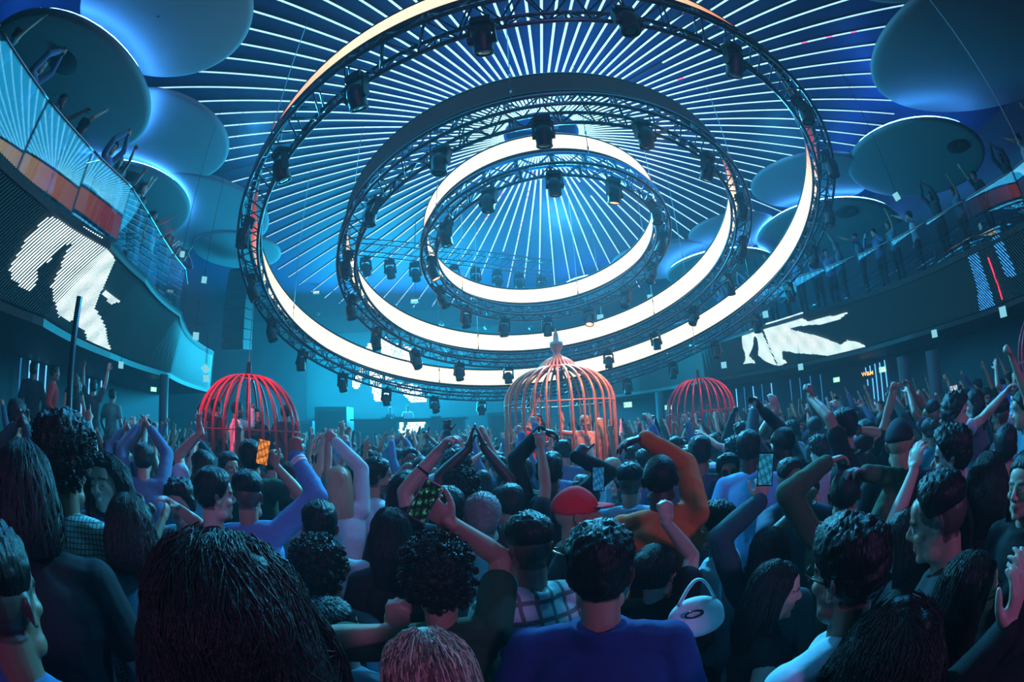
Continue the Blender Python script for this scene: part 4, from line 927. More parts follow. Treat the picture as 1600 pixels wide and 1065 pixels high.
H_black = hairmat('hair_black', (.010, .009, .010)); H_curl = hairmat('hair_black_curly', (.011, .010, .010), True); H_brown = hairmat('hair_brown', (.045, .026, .018)); H_blond = hairmat('hair_blond', (.42, .31, .20)); H_grey = hairmat('hair_grey', (.30, .31, .32), True, .5); H_streak = hairmat('hair_streaked', (.24, .15, .12), False, .34, .2)
HM = dict(black=H_black, curl=H_curl, brown=H_brown, blond=H_blond, grey=H_grey, streak=H_streak)
CLOTH = {}
def cloth(col, kind='plain'):
    key = (col, kind)
    if key in CLOTH: return CLOTH[key]
    m = mat('cloth_%s' % kind, col, .82, 0, .16, 26, .2, .10)
    if kind in ('plaid', 'check'):
        n, l = m.node_tree.nodes, m.node_tree.links; p = n['Principled BSDF']; tc = n.new('ShaderNodeTexCoord'); acc = None
        for ax, dirn, sc in (('X', 'X', 5.2), ('Z', 'Z', 4.6)):
            wv = n.new('ShaderNodeTexWave'); wv.wave_type = 'BANDS'; wv.bands_direction = dirn; wv.inputs['Scale'].default_value = sc if kind == 'plaid' else sc*4; wv.inputs['Distortion'].default_value = .5; l.new(tc.outputs['Object'], wv.inputs['Vector'])
            r = n.new('ShaderNodeValToRGB'); r.color_ramp.elements[0].position = .80; r.color_ramp.elements[1].position = .90; l.new(wv.outputs['Fac'], r.inputs[0])
            if acc is None: acc = r.outputs[0]
            else:
                mx = n.new('ShaderNodeMath'); mx.operation = 'MAXIMUM'; l.new(acc, mx.inputs[0]); l.new(r.outputs[0], mx.inputs[1]); acc = mx.outputs[0]
        mix = n.new('ShaderNodeMix'); mix.data_type = 'RGBA'; mix.inputs[6].default_value = (*col, 1); mix.inputs[7].default_value = (col[0]*.3, col[1]*.28, col[2]*.25, 1); l.new(acc, mix.inputs[0]); l.new(mix.outputs[2], p.inputs['Base Color'])
    CLOTH[key] = m; return m
M_trou = mat('trousers_dark', (.015, .017, .024), .85, 0, .3, 60)
SKIN = dict(light=(.50, .31, .25), tan=(.36, .205, .145), brown=(.19, .105, .07), dark=(.055, .032, .024))
def to_local(p, root, rz):
    v = np.asarray(p, float)-np.array(root); c, s = math.cos(-rz), math.sin(-rz); return np.array((c*v[0]-s*v[1], s*v[0]+c*v[1], v[2]))
def dirl(v, rz): c, s = math.cos(-rz), math.sin(-rz); return np.array((c*v[0]-s*v[1], s*v[0]+c*v[1], v[2]))
REP = []
def person(label, px, py, s, face=0, hair='short', hcol='black', skin='tan', top=(.03, .03, .035), sleeve='short', kind='plain', fem=False, k=None, R=None, L=None, head=(0, 0, 0), lean=0., ls=0., girth=1., collar=None, hood=False, opt={}, cap=None, extras=(), vox=.0065, dist=None, group=None, sw=1., cat='person', wr=1., floor=0.):
    """px, py: middle of the head in the photograph, s: head height in pixels, face: 0 away from the camera, 90 to the right, 180 to the camera"""
    D = dist or 190./s; py = py+.07*s; Hw = at_d(px, py, D); k = k or (.95 if fem else 1.02)
    az = math.atan2(Hw[0], Hw[1]); h = az+math.radians(face); hx, hy = math.sin(h), math.cos(h); rz = math.atan2(-hx, hy)
    F0 = Fig(fem, k, .9, lean, ls, head, {}, girth, sw); off = F0.hC-np.array((0, 0, .9)); pel = Hw[2]-off[2]-floor
    c, sn = math.cos(rz), math.sin(rz); root = np.array((Hw[0]-(c*off[0]-sn*off[1]), Hw[1]-(sn*off[0]+c*off[1]), floor))
    if not .74 < pel < 1.14: REP.append((label[:40], round(pel, 2), round(D, 2)))
    pel = max(.55, min(1.2, pel)); arms = {}
    for nm, a in (('R', R), ('L', L)):
        if a is None: continue
        if isinstance(a, dict) and 'px' in a:
            d = dict(a); d['T'] = to_local(at_d(a['px'][0], a['px'][1], D+(a['px'][2] if len(a['px']) > 2 else 0)), root, rz)
            for q in ('hint', 'hd', 'pn', 'bend'):
                if q in d: v = d[q]; d[q] = dirl(CR*v[0]+np.array((0, 0, 1.))*v[1]-np.array((CF[0], CF[1], 0))*v[2] if True else v, rz)   # image right, up, towards the camera
            arms[nm] = d
        else: arms[nm] = a
    F = Fig(fem, k, pel, lean, ls, head, arms, girth, sw)
    me = F.body(vox); V = verts(me); hc = HM[hcol].node_tree.nodes['Principled BSDF'].inputs['Base Color'].default_value[:3]
    paint(me, skin_paint(V, F.hM, F.hC, F.hk, SKIN[skin], dict({'crop': .85} if hair in ('fade', 'short', 'quiff', 'buzz') else {}, **dict(opt, haircol=(.02, .016, .015))))); me.materials.append(M_skin); me.name = 'person'
    o = bpy.data.objects.new('person', me); COL.objects.link(o); o.location = root; o.rotation_euler = (0, 0, rz); tag(o, label, cat, group)
    def child(nm, me2, m, lab=None):
        me2.materials.clear(); me2.materials.append(m); me2.name = nm; w = bpy.data.objects.new(nm, me2); COL.objects.link(w); w.parent = o
        if lab: w['label'] = lab
        return w
    seed = int(px*7+py) % 97
    if top is not None:
        child({'long': 'long_sleeve_top'}.get(sleeve, 'top') if collar is None and not hood else 'hoodie' if hood else 'shirt', F.top(sleeve, max(.010, vox*1.5), seed=seed, collar=collar, hood=hood, wr=wr), cloth(top, kind))
    child('trousers', F.trousers(), M_trou)
    if hair: child('hair', hair_mesh(F, hair, seed, 1. if vox < .008 else .7, hcol == 'streak'), HM[hcol])
    if cap: child('cap', cap_mesh(F, cap[1]), cloth(cap[0], 'plain'))
    for e in extras: e(F, o, child)
    return o, F
# small worn or held extras
M_gold = mat('pale_metal', (.75, .62, .38), .25, 1.); M_dark = mat('dark_gloss', (.008, .009, .012), .25, spec=.25); M_blue = mat('blue_band', (.12, .16, .9), .3)
def ex_glasses(dark=True):
    def f(F, o, child):
        b = MB(); X = lambda p: F.hM @ (np.array(p)*F.hk)+F.hC
        for sg in (-1, 1):
            b.tube([X((sg*(.033+.025*math.cos(t)), .106-.012*abs(math.cos(t))*(1 if math.cos(t) > 0 else .2), .006+.020*math.sin(t))) for t in np.linspace(0, 2*math.pi, 21)[:-1]], .0022, 6, closed=True)
            b.tube([X((sg*.060, .094, .012)), X((sg*.080, .04, .014)), X((sg*.082, -.01, .010))], .0022, 6)
        b.tube([X((-.009, .107, .010)), X((.009, .107, .010))], .002, 6)
        g = child('sunglasses' if dark else 'glasses', b.data('g', [], True), M_dark)
        if dark:
            b = MB()
            for sg in (-1, 1): b.ell(X((sg*.033, .104, .006)), np.array((.025, .004, .020))*F.hk, 14, 8, R=F.hM @ Rz(-sg*.25))
            child('lens', b.data('l', [], True), M_dark).parent = g
    return f
def ex_band(side, m, r=.034, w=.012, name='wristband', pos=.86):
    def f(F, o, child):
        a = F.arm[side]; p = a['E']*(1-pos)+a['W']*pos; d = nrm(a['W']-a['E']); b = MB(); b.tube([p-d*w, p, p+d*w], [r, r+.002, r], 16); child(name, b.data('b', [], True), m)
    return f
def ex_chain(F, o, child):
    b = MB(); b.tube([F.neck0+F.LR @ np.array((.078*math.cos(t), .085*math.sin(t)-.008, .020-.022*math.sin(t))) for t in np.linspace(0, 2*math.pi, 33)[:-1]], .0045, 6, closed=True); child('necklace', b.data('n', [], True), M_gold)
# ------------------------------------------------------------------ the people one can tell apart, nearest first
BK = (.012, .012, .015)
def A(x, y, d=0., hand='open', hint=(0, -1, 0), **k): return dict(px=(x, y, d), hand=hand, hint=hint, **k)
def ex_vest(col):
    def f(F, o, child): child('vest', F.top('none', .011, grow=.026, seed=5), cloth(col, 'plain'))
    return f
def ex_cuffs(F, o, child):
    a = F.arm['R']; d = nrm(a['W']-a['E'])
    for i, q in enumerate((.80, .87)):
        p = a['E']*(1-q)+a['W']*q; b = MB(); b.tube([p-d*.008, p+d*.008], .049, 16); child('cuff_stripe', b.data('c', [], True), cloth((.75, .8, .85), 'plain'))
    p = a['E']*.08+a['W']*.92; b = MB(); b.tube([p-d*.035, p-d*.02, p+d*.02, p+d*.03], [.041, .046, .046, .040], 16); child('cuff', b.data('c', [], True), cloth((.10, .22, .45), 'plain'))
P = person
P('big mass of dark curly hair seen from behind in the lower left foreground', 362, 972, 245, 0, 'bigcurl', 'curl', 'tan', BK, 'long', fem=True)
P('dark skinned man in a blue denim jacket at the bottom left corner', 8, 925, 190, 38, 'fade', 'black', 'brown', (.05, .13, .27), 'long', collar='shirt')
P('head with straight streaked brown and blond hair at the bottom edge', 672, 1056, 205, -15, 'long', 'streak', 'light', BK, 'short', fem=True)
P('man in a dark navy shirt seen from behind with swept black hair', 938, 890, 146, 0, 'quiff', 'black', 'tan', (.02, .03, .15), 'long', girth=1.06, collar='high', sw=1.08)
P('curly haired person in dark green top holding a phone up', 686, 905, 122, 4, 'curly', 'curl', 'tan', (.02, .055, .03), 'short', R=A(706, 818, .0, 'grip', (.55, 0, -1), hd=(-.75, .6, -.1), pn=(0, .2, -1)), L=A(622, 985, -.05, 'fist', (-1, -.5, 0), hd=(.1, 1, 0), pn=(0, 0, -1)))
P('man in a pale plaid overshirt looking left with faded black hair', 826, 852, 108, -28, 'fade', 'black', 'tan', (.40, .62, .62), 'long', 'plaid', collar='shirt', sw=1.05, wr=1.4)
P('man with round glasses and swept hair in a pale blue hoodie', 1325, 892, 160, -52, 'quiff', 'black', 'tan', (.42, .60, .74), 'long', hood=True, opt=dict(beard=.5), extras=[ex_glasses(False)])
P('dark haired woman in profile smiling up at the man with glasses', 1212, 918, 104, 78, 'long', 'black', 'light', BK, 'none', fem=True, opt=dict(teeth=1), head=(0, .15, 0))
P('dark curly head at the bottom right in front of the hooded man', 1385, 1030, 165, -8, 'bigcurl', 'curl', 'tan', BK, 'long', fem=True)
P('singing man in black tee in profile to the left with cropped sides', 1466, 806, 126, -82, 'fade', 'black', 'tan', (.02, .025, .03), 'short', opt=dict(teeth=1, crop=.9), head=(0, .22, 0))
P('woman whose face shows past the singing man in black tee', 1412, 842, 96, -80, 'long', 'black', 'light', BK, 'long', fem=True, dist=1.85)
P('woman with straight dark hair and sunglasses at the lower right', 1512, 925, 140, 62, 'long', 'black', 'light', BK, 'long', fem=True, extras=[ex_glasses(True)])
P('person at the right edge lifting both hands to the chest', 1655, 905, 135, -70, 'short', 'black', 'light', BK, 'long', R=A(1588, 950, -.1, 'relaxed', hd=(-.1, 1, 0)), L=A(1572, 985, -.2, 'relaxed', hd=(.2, 1, 0)))
P('long haired man in a wide black tee at the left edge', 42, 765, 128, 14, 'bob', 'black', 'light', BK, 'short', girth=1.12, sw=1.12, k=1.06)
P('man with very tall hair and shiny pale shirt on the left', 104, 732, 104, 26, 'tall', 'curl', 'brown', (.34, .52, .55), 'short', 'check')
P('laughing woman with dark wavy hair facing back from the left crowd', 166, 752, 88, -150, 'longwavy', 'curl', 'light', (.05, .1, .25), 'short', fem=True, opt=dict(teeth=1, closed=1), head=(0, -.05, .12))
P('person with dark bobbed hair and pale blue top left of the curly mass', 205, 822, 112, 8, 'bob', 'curl', 'light', (.22, .42, .62), 'long', fem=True)
P('curly haired man in dark vest over a pale blue shirt', 500, 893, 96, 22, 'curly', 'curl', 'light', (.30, .48, .62), 'long', extras=[ex_vest((.03, .07, .08))])
P('person bending forward with bare forehead beside the curly mass', 528, 985, 112, 40, 'short', 'black', 'light', (.25, .48, .62), 'short', head=(0, -.35, 0))
P('man in a plain grey tee seen from behind with short dark hair', 501, 822, 82, 4, 'short', 'black', 'light', (.28, .40, .48), 'short', girth=1.08)
P('woman with long straight black hair hanging down her back', 612, 832, 94, 0, 'long', 'black', 'light', BK, 'short', fem=True)
P('grey haired man in a light blue collared shirt from behind', 755, 808, 86, 4, 'grey', 'grey', 'light', (.40, .60, .82), 'long', collar='shirt', opt=dict(crop=.6))
P('man in a red baseball cap and black tee with necklace', 902, 800, 88, 78, None, 'black', 'tan', BK, 'short', cap=((.80, .015, .04), True), extras=[ex_chain], opt=dict(beard=.4))
P('man in a washed denim shirt between red cap and orange top', 985, 753, 62, 10, 'fade', 'black', 'light', (.28, .52, .74), 'long', collar='shirt')
P('dark skinned man in a rust orange top with bent raised arm', 1032, 745, 84, 2, 'buzz', 'black', 'dark', (.58, .13, .045), 'long', R=A(1006, 684, .10, 'relaxed', (1, .25, -.7), hd=(-1, -.15, 0), pn=(0, -1, 0)), sw=1.05, girth=1.05, wr=1.7)
P('woman with pinned up dark hair raising a clenched fist', 1026, 888, 96, 30, 'bun', 'black', 'light', BK, 'short', fem=True, R=A(1040, 815, -.05, 'fist', (.4, -1, 0), hd=(.05, 1, 0), pn=(-.2, 0, -1)))
P('man with glasses and pale denim tee looking left', 1118, 820, 78, -72, 'short', 'black', 'brown', (.28, .50, .62), 'short', extras=[ex_glasses(False)], opt=dict(beard=.6), girth=1.08)
P('person in a dark teal jacket with raised forearm holding a phone', 1203, 862, 92, 10, 'long', 'black', 'light', (.03, .09, .10), 'long', fem=True, L=A(1188, 782, .05, 'grip', (-1, -.2, 0), hd=(.15, 1, 0), pn=(.3, 0, -1)), wr=1.6)
P('man in an olive jacket with both hands clasped on his head', 1320, 768, 92, 0, 'buzz', 'black', 'tan', (.055, .085, .05), 'long', L=A(1292, 722, -.03, 'relaxed', (-1, .05, 0), hd=(1, .15, 0), pn=(0, -1, .2)), R=A(1352, 738, .0, 'relaxed', (1, .05, 0), hd=(-1, .3, 0), pn=(0, -1, 0)), wr=2., extras=[ex_band('L', M_blue, .036, .014, 'watch', .93)], sw=1.08, dist=2.4)
P('man with swept hair in left profile lifting a loose fist', 1487, 712, 82, -80, 'quiff', 'black', 'light', BK, 'short', L=A(1428, 735, -.05, 'relaxed', (-.4, -1, .2), hd=(.35, 1, 0), pn=(1, 0, 0)))
P('man punching his fist high on the right of the dark cage', 1318, 668, 56, -82, 'short', 'black', 'tan', BK, 'short', L=A(1267, 622, .0, 'fist', (-.2, -.3, 1), hd=(-.1, 1, 0), pn=(-1, 0, 0)), R=A(1345, 672, .1, 'fist', (1, .2, 0), hd=(-1, .2, 0)), extras=[ex_chain])
P('woman with long dark hair cut by the right frame edge', 1602, 752, 96, -148, 'long', 'black', 'light', BK, 'long', fem=True)
P('man in an olive hooded jacket standing at the far left', 28, 648, 46, 62, 'short', 'black', 'tan', (.055, .09, .045), 'long', hood=True, vox=.009)
P('woman with tied back hair holding a phone at the left', 80, 660, 44, 72, 'bun', 'black', 'light', (.15, .2, .3), 'short', fem=True, R=A(98, 672, -.1, 'grip', hd=(.1, 1, 0)), vox=.009)
P('bearded man facing back beside the tall black pole', 90, 641, 34, 165, 'short', 'black', 'tan', BK, 'long', opt=dict(beard=.8), vox=.009)
P('person in a bright pink beanie at the left edge', 6, 706, 54, 30, None, 'black', 'light', BK, 'long', cap=((.95, .07, .26), False), fem=True, vox=.009)
P('man in dark green tee filming with an orange lit phone', 392, 716, 64, 0, 'short', 'black', 'tan', (.02, .07, .045), 'short', R=A(432, 728, -.15, 'grip', (.9, -.5, .2), hd=(-.5, .75, 0), pn=(0, .1, -1)), dist=3.3, vox=.008)
P('man in a blue varsity jacket thrusting his fist up', 388, 772, 74, 16, 'fade', 'black', 'tan', (.12, .27, .55), 'long', R=A(462, 712, .05, 'fist', (1, -.1, 0), hd=(0, 1, 0), pn=(0, 0, -1)), extras=[ex_cuffs], wr=1.8)
P('dark haired man in right profile left of the varsity jacket', 336, 772, 68, 72, 'short', 'black', 'light', BK, 'short', dist=2.4)
P('man in a pale blue tee reaching up with spread fingers', 318, 733, 56, 5, 'short', 'black', 'light', (.42, .60, .76), 'short', L=A(314, 676, .0, 'wide', (-1, -.3, 0), hd=(-.3, 1, 0), pn=(.5, 0, -1)), vox=.008)
P('man with glasses looking back beside the pale blue tee', 358, 730, 50, 150, 'short', 'black', 'tan', BK, 'short', extras=[ex_glasses(False)], dist=4.0, vox=.009)
P('blond woman with straight hair raising a pale sleeved arm', 531, 753, 62, 4, 'blond', 'blond', 'light', (.50, .62, .66), 'long', fem=True, R=A(524, 690, .10, 'fist', (.6, .5, -.5)), vox=.008)
P('bearded man in white tee in right profile', 591, 743, 58, 72, 'short', 'black', 'tan', (.50, .66, .78), 'short', opt=dict(beard=.9), vox=.0075)
P('woman with loose black hair right of the bearded man', 632, 774, 66, 0, 'long', 'black', 'light', BK, 'short', fem=True, dist=2.5)
P('person letting a limp hand hang above with a dark bracelet', 700, 800, 70, 0, 'short', 'black', 'light', BK, 'short', L=A(684, 706, .0, 'limp', (-1, 0, 0), hd=(.5, .6, .2), pn=(.6, -.8, 0)), extras=[ex_band('L', M_dark, .036, .008, 'bracelet', .55)], dist=2.35)
P('dark skinned person joining two raised hands overhead', 722, 768, 62, 0, 'curly', 'curl', 'dark', BK, 'short', R=A(757, 700, .0, 'flatp', (1, -.4, 0), hd=(-.3, 1, 0), pn=(-1, 0, 0)), L=A(732, 700, .02, 'flatp', (-1, -.4, 0), hd=(.25, 1, 0), pn=(1, 0, 0)))
P('person in a black hoodie with one arm arched and one pointing', 858, 738, 60, 0, 'short', 'black', 'dark', BK, 'long', hood=True, L=A(846, 672, .05, 'limp', (-1, .3, 0), hd=(1, -.2, 0), pn=(0, -1, 0)), R=A(898, 712, .0, 'point', (.8, -1, 0), hd=(.75, .65, 0), pn=(.3, -.5, -.8)))
P('blond woman in left profile beside a blue lit phone', 955, 730, 38, -82, 'blond', 'blond', 'light', (.2, .2, .25), 'short', fem=True, vox=.009)
P('brown haired woman in left profile under the blond one', 968, 757, 42, -85, 'long', 'brown', 'light', BK, 'short', fem=True, vox=.009)
P('man in dark sunglasses facing back right of the orange top', 1138, 738, 54, 172, 'quiff', 'curl', 'tan', BK, 'long', extras=[ex_glasses(True)], opt=dict(beard=.5), head=(0, -.2, 0), vox=.008)
P('dark head standing above the crowd left of the sunglasses man', 1094, 708, 50, 0, 'short', 'black', 'brown', (.05, .06, .10), 'short', dist=3.5, vox=.009)
P('person in a bright blue shirt seen from behind near the dark cage', 1170, 702, 50, 0, 'short', 'black', 'dark', (.16, .48, .78), 'short', dist=3.3, vox=.009)
P('person raising a wrist with a dark band right of the dark cage', 1228, 692, 46, -10, 'short', 'black', 'light', BK, 'short', L=A(1212, 640, .0, 'relaxed', (-1, 0, 0), hd=(-.2, 1, 0)), extras=[ex_band('L', M_dark, .036, .02, 'wristband', .75)], vox=.009)
P('long haired woman in left profile filming on the far right', 1522, 630, 46, -85, 'long', 'black', 'light', (.08, .1, .14), 'short', fem=True, L=A(1496, 632, -.05, 'grip', (0, -1, .3), hd=(-.1, 1, 0)), vox=.009)
P('man in pale teal shirt in left profile near the right edge', 1562, 648, 46, -70, 'fade', 'black', 'tan', (.30, .62, .70), 'short', vox=.009)
P('dark head in front of the pale teal shirt on the right', 1572, 700, 62, 4, 'short', 'black', 'light', (.05, .07, .09), 'short', vox=.008)
P('person in a dark cap behind the raised fist on the right', 1405, 690, 60, -5, None, 'black', 'tan', BK, 'long', cap=((.02, .022, .03), True), dist=2.7, vox=.008)
P('person with bushy hair right of the loose fist man', 1542, 745, 78, 0, 'longwavy', 'curl', 'light', BK, 'short', fem=True)
# people standing on the raised tier under the left balcony
P('man in dark clothes from behind on the raised tier among blue tubes', 52, 578, 20, -10, 'short', 'black', 'tan', (.02, .03, .05), 'long', dist=8.6, floor=1.05, vox=.010)
P('person lit red between the blue tubes on the raised left tier', 86, 582, 19, 100, 'short', 'black', 'tan', (.75, .04, .05), 'long', dist=8.8, floor=1.05, vox=.011)  # red light on this person is put into the colour of the top
P('woman with long hair and bare arms on the raised left tier', 116, 592, 20, -20, 'longwavy', 'brown', 'light', (.02, .02, .03), 'none', fem=True, dist=8.6, floor=1.05, vox=.010)
P('person waving both arms on the raised tier right of the pole', 146, 606, 17, 20, 'short', 'black', 'light', (.05, .08, .1), 'short', dist=9.4, floor=1.05, L=dict(T=np.array((-.3, .1, 1.9)), hand='open'), R=dict(T=np.array((.3, .1, 1.9)), hand='open'), vox=.012)
P('person in teal top at the right end of the raised left tier', 176, 618, 15, 30, 'short', 'black', 'light', (.12, .4, .42), 'short', dist=10.2, floor=1.05, vox=.012)
# dancers inside the cages
P('woman in a red crop top dancing in the copper cage', 838, 657, 27, 165, 'longwavy', 'black', 'light', (.85, .03, .05), 'none', fem=True, dist=6.85, floor=.62, R=A(843, 612, .05, 'fist', (-.6, -.2, .3)), L=A(810, 665, -.4, 'fist', (1, -.3, 0)), vox=.010)
P('fair haired dancer with bare back in the copper cage', 914, 659, 24, 0, 'bun', 'blond', 'light', (.62, .40, .33), 'none', fem=True, dist=7.1, floor=.62, L=A(880, 655, .25, 'open', (-1, -.6, 0), hd=(-.4, 1, 0)), R=A(938, 690, .2, 'fist'), vox=.010)
P('second fair dancer at the right side of the copper cage', 938, 663, 22, 20, 'long', 'blond', 'light', (.5, .22, .16), 'short', fem=True, dist=7.35, floor=.62, vox=.011)
P('bearded man in a white shirt inside the red cage', 371, 640, 23, 82, 'short', 'black', 'tan', (.85, .88, .90), 'long', dist=8.0, floor=.75, L=A(394, 640, .15, 'fist', (0, -1, 0), hd=(.2, 1, 0)), opt=dict(beard=.9), vox=.010)
P('man in black gripping the left bars of the red cage', 338, 636, 23, 60, 'short', 'black', 'light', BK, 'long', dist=8.1, floor=.75, L=A(322, 622, .2, 'fist', (-1, -.6, 0)), vox=.010)
P('dark haired dancer facing back in the middle of the red cage', 402, 648, 23, 170, 'longwavy', 'curl', 'light', BK, 'short', fem=True, dist=8.5, floor=.75, vox=.011)
P('man in a dark jacket at the right side of the red cage', 446, 645, 23, 10, 'short', 'black', 'tan', (.02, .04, .05), 'long', dist=8.4, floor=.75, vox=.011)
P('dancer in a blue dress in the cage at the right edge', 1590, 590, 32, -150, 'long', 'black', 'light', (.08, .28, .85), 'short', fem=True, floor=.25, dist=5.6, R=A(1556, 575, .1, 'open', (-1, -.2, 0)), vox=.010)
# the DJs on the stage
P('DJ in white tee behind the booth with crossed hands', 637, 637, 9.2, 178, 'short', 'black', 'tan', (.8, .82, .85), 'short', dist=21.9, floor=1.4, vox=.014)
P('dark clad DJ left of the white tee behind the booth', 610, 640, 9, 170, 'short', 'black', 'tan', (.06, .08, .1), 'short', dist=22.0, floor=1.4, vox=.014)
P('figure standing alone left of the DJ booth on stage', 519, 640, 8.6, 160, 'short', 'black', 'tan', (.3, .4, .45), 'short', dist=22.9, floor=1.4, vox=.014)
print('REP', REP)

# ------------------------------------------------------------------ things held: phones, handbag
def phone(label, px, py, dist, tilt, colr, s=1.):
    p = at_d(px, py, dist); d = nrm((-p[0], -p[1], .25)); u = nrm(CU-d*(CU@d)); r = np.cross(u, d); c, sn = math.cos(tilt), math.sin(tilt); r, u = c*r+sn*u, -sn*r+c*u; R = np.stack([r, d, u], 1)
    o = empty('smartphone', tuple(p), label, 'phone'); b = MB(); b.box((0, 0, 0), (.076*s, .009*s, .155*s), R=R); b.build('phone_body', M_dark, o)
    b = MB(); nx, nz_ = 10, 20; cols = []; rng = np.random.default_rng(int(px))
    for i in range(nx):
        for j in range(nz_):
            x0, z0 = (-.034+.0068*i)*s, (-.072+.0072*j)*s; b.add([R @ np.array(v)+0 for v in ((x0, .0052*s, z0), (x0+.0068*s, .0052*s, z0), (x0+.0068*s, .0052*s, z0+.0072*s), (x0, .0052*s, z0+.0072*s))], [(0, 1, 2, 3)])
            q = (abs(math.sin(i*.9+j*.35)*math.cos(j*.5-i*.3))**.6*rng.uniform(.4, 1))**(1 if px != 664 else 4); cols.append(np.array(colr[0])*q+np.array(colr[1])*(1-q))
    me = b.data('screen', [M_led], False); at = me.color_attributes.new('Col', 'FLOAT_COLOR', 'CORNER'); arr = np.ones((len(me.loops), 4), np.float32); arr[:, :3] = np.repeat(np.array(cols), 4, 0); at.data.foreach_set('color', arr.ravel())
    w = bpy.data.objects.new('screen', me); COL.objects.link(w); w.parent = o
phone('smartphone with orange picture held over the dark green tee', 411, 706, 3.1, -.25, ((1.4, .45, .05), (.12, .02, .01)), 1.1)
phone('dark smartphone with green specks held by the curly haired person', 664, 782, 1.38, -.55, ((.05, .45, .25), (.001, .003, .003)), .82)
phone('smartphone with teal picture held near the olive jacket', 1196, 733, 1.78, .05, ((.02, .30, .50), (.004, .04, .09)), .8)
phone('blue lit smartphone above the red cap', 935, 748, 2.9, .05, ((.02, .22, .50), (.004, .03, .09)), 1.)
phone('small bright smartphone held at the far right', 1491, 618, 3.7, .2, ((.9, .95, 1.), (.1, .2, .3)), 1.)
p = at_d(1088, 962, 1.6); o = empty('handbag', tuple(p), 'pale white leather handbag behind the woman with pinned up hair', 'handbag'); M_bag = cloth((.62, .72, .74), 'plain')
b = MB(); b.ell((0, 0, 0), (.10, .055, .072), 24, 14); b.ell((0, 0, -.022), (.105, .06, .055), 24, 12); o2 = bpy.data.objects.new('bag_body', fuse(b, .009, 4)); COL.objects.link(o2); o2.data.materials.append(M_bag); o2.parent = o
b = MB(); b.tube([(-.065+.13*t, .0, .05+.085*math.sin(math.pi*t)) for t in np.linspace(0, 1, 17)], .010, 8, flat=(1, .5)); b.build('strap', M_bag, o, True)
b = MB(); b.tube([(.03*math.cos(t)-.03, -.056, .035+.012*math.sin(t)) for t in np.linspace(0, 2*math.pi, 21)[:-1]], .004, 6, closed=True); b.build('buckle', M_dark, o, True)

# ------------------------------------------------------------------ the rest of the crowd: templates, then copies
rng = random.Random(11); TPL = []
T0 = lambda x, y, z: np.array((x, y, z))
POSES = [('both arms thrown up', dict(R=dict(T=T0(.30, .12, 1.98), hint=T0(1, 0, -.2), hand='wide', pn=T0(0, 1, 0)), L=dict(T=T0(-.28, .16, 2.0), hint=T0(-1, 0, -.2), hand='open', pn=T0(0, 1, 0)))),
 ('right arm raised high', dict(R=dict(T=T0(.26, .2, 2.02), hint=T0(1, -.2, 0), hand='open', pn=T0(0, 1, 0)))), ('left fist in the air', dict(L=dict(T=T0(-.22, .22, 2.0), hint=T0(-1, -.1, 0), hand='fist', pn=T0(0, 1, 0)))),
 ('right hand pointing up', dict(R=dict(T=T0(.18, .30, 1.92), hint=T0(1, -.1, -.3), hand='point', pn=T0(0, 1, .2)))), ('arms hanging down', {}),
 ('hands clapping', dict(R=dict(T=T0(.06, .25, 1.92), hint=T0(1, .1, -.2), hand='flatp', pn=T0(-1, 0, 0)), L=dict(T=T0(-.06, .25, 1.92), hint=T0(-1, .1, -.2), hand='flatp', pn=T0(1, 0, 0)))),
 ('left arm forward', dict(L=dict(T=T0(-.16, .48, 1.72), hint=T0(-1, 0, -.5), hand='relaxed', pn=T0(0, -.3, -1)))), ('hands by face', dict(R=dict(T=T0(.20, .34, 1.55), hint=T0(1, -.3, -1), hand='relaxed', pn=T0(-.6, -.6, 0)), L=dict(T=T0(-.22, .32, 1.50), hint=T0(-1, -.3, -1), hand='fist', pn=T0(.6, -.6, 0))))]
LOOKS = [('man', 'short', 'black', 'tan', (.02, .025, .03), 'black tee', 'short', 0), ('woman', 'long', 'black', 'light', (.03, .03, .04), 'black top', 'none', 1), ('man', 'fade', 'black', 'brown', (.06, .09, .14), 'navy tee', 'short', 0), ('woman', 'longwavy', 'brown', 'light', (.35, .45, .5), 'pale top', 'short', 1),
 ('man', 'curly', 'curl', 'light', (.40, .52, .58), 'grey tee', 'short', 0), ('woman', 'bun', 'black', 'tan', (.08, .22, .30), 'teal top', 'none', 1), ('man', 'buzz', 'black', 'dark', (.03, .06, .07), 'dark longsleeve', 'long', 0), ('man', 'quiff', 'black', 'light', (.10, .16, .30), 'blue shirt', 'long', 0)]
def template(pose, look, vox, single):
    nm, ar = POSES[pose]; who, hs, hc, sk, tc, tn, sl, fem = LOOKS[look]; F = Fig(bool(fem), .97 if fem else 1.02, .95, head=(random.Random(pose*9+look).uniform(-.3, .3), .1, 0), arms=ar, big=vox < .011)
    return F, nm, who, hs, hc, sk, tc, tn, sl
def build_tpl(pose, look, vox=.0125):
    F, nm, who, hs, hc, sk, tc, tn, sl = template(pose, look, vox, False)
    me = F.body(vox, 1); paint(me, skin_paint(verts(me), F.hM, F.hC, F.hk, SKIN[sk], dict(haircol=(.02, .016, .015)))); me.materials.append(M_skin)
    parts = []
    for n2, m2, mm in (('top', F.top(sl, .018, seed=pose), cloth(tc)), ('trousers', F.trousers(.026), M_trou), ('hair', hair_mesh(F, hs, look, .6), HM[hc])):
        m2.materials.clear(); m2.materials.append(mm); parts.append((n2, m2))
    return dict(body=me, parts=parts, pose=nm, who=who, top=tn, hair={'black': 'dark', 'curl': 'curly', 'brown': 'brown'}[hc])
combos = [(p, l) for p in range(8) for l in range(8)]; rng.shuffle(combos)
TPL = [build_tpl(p, l) for p, l in sorted(combos[:26])]
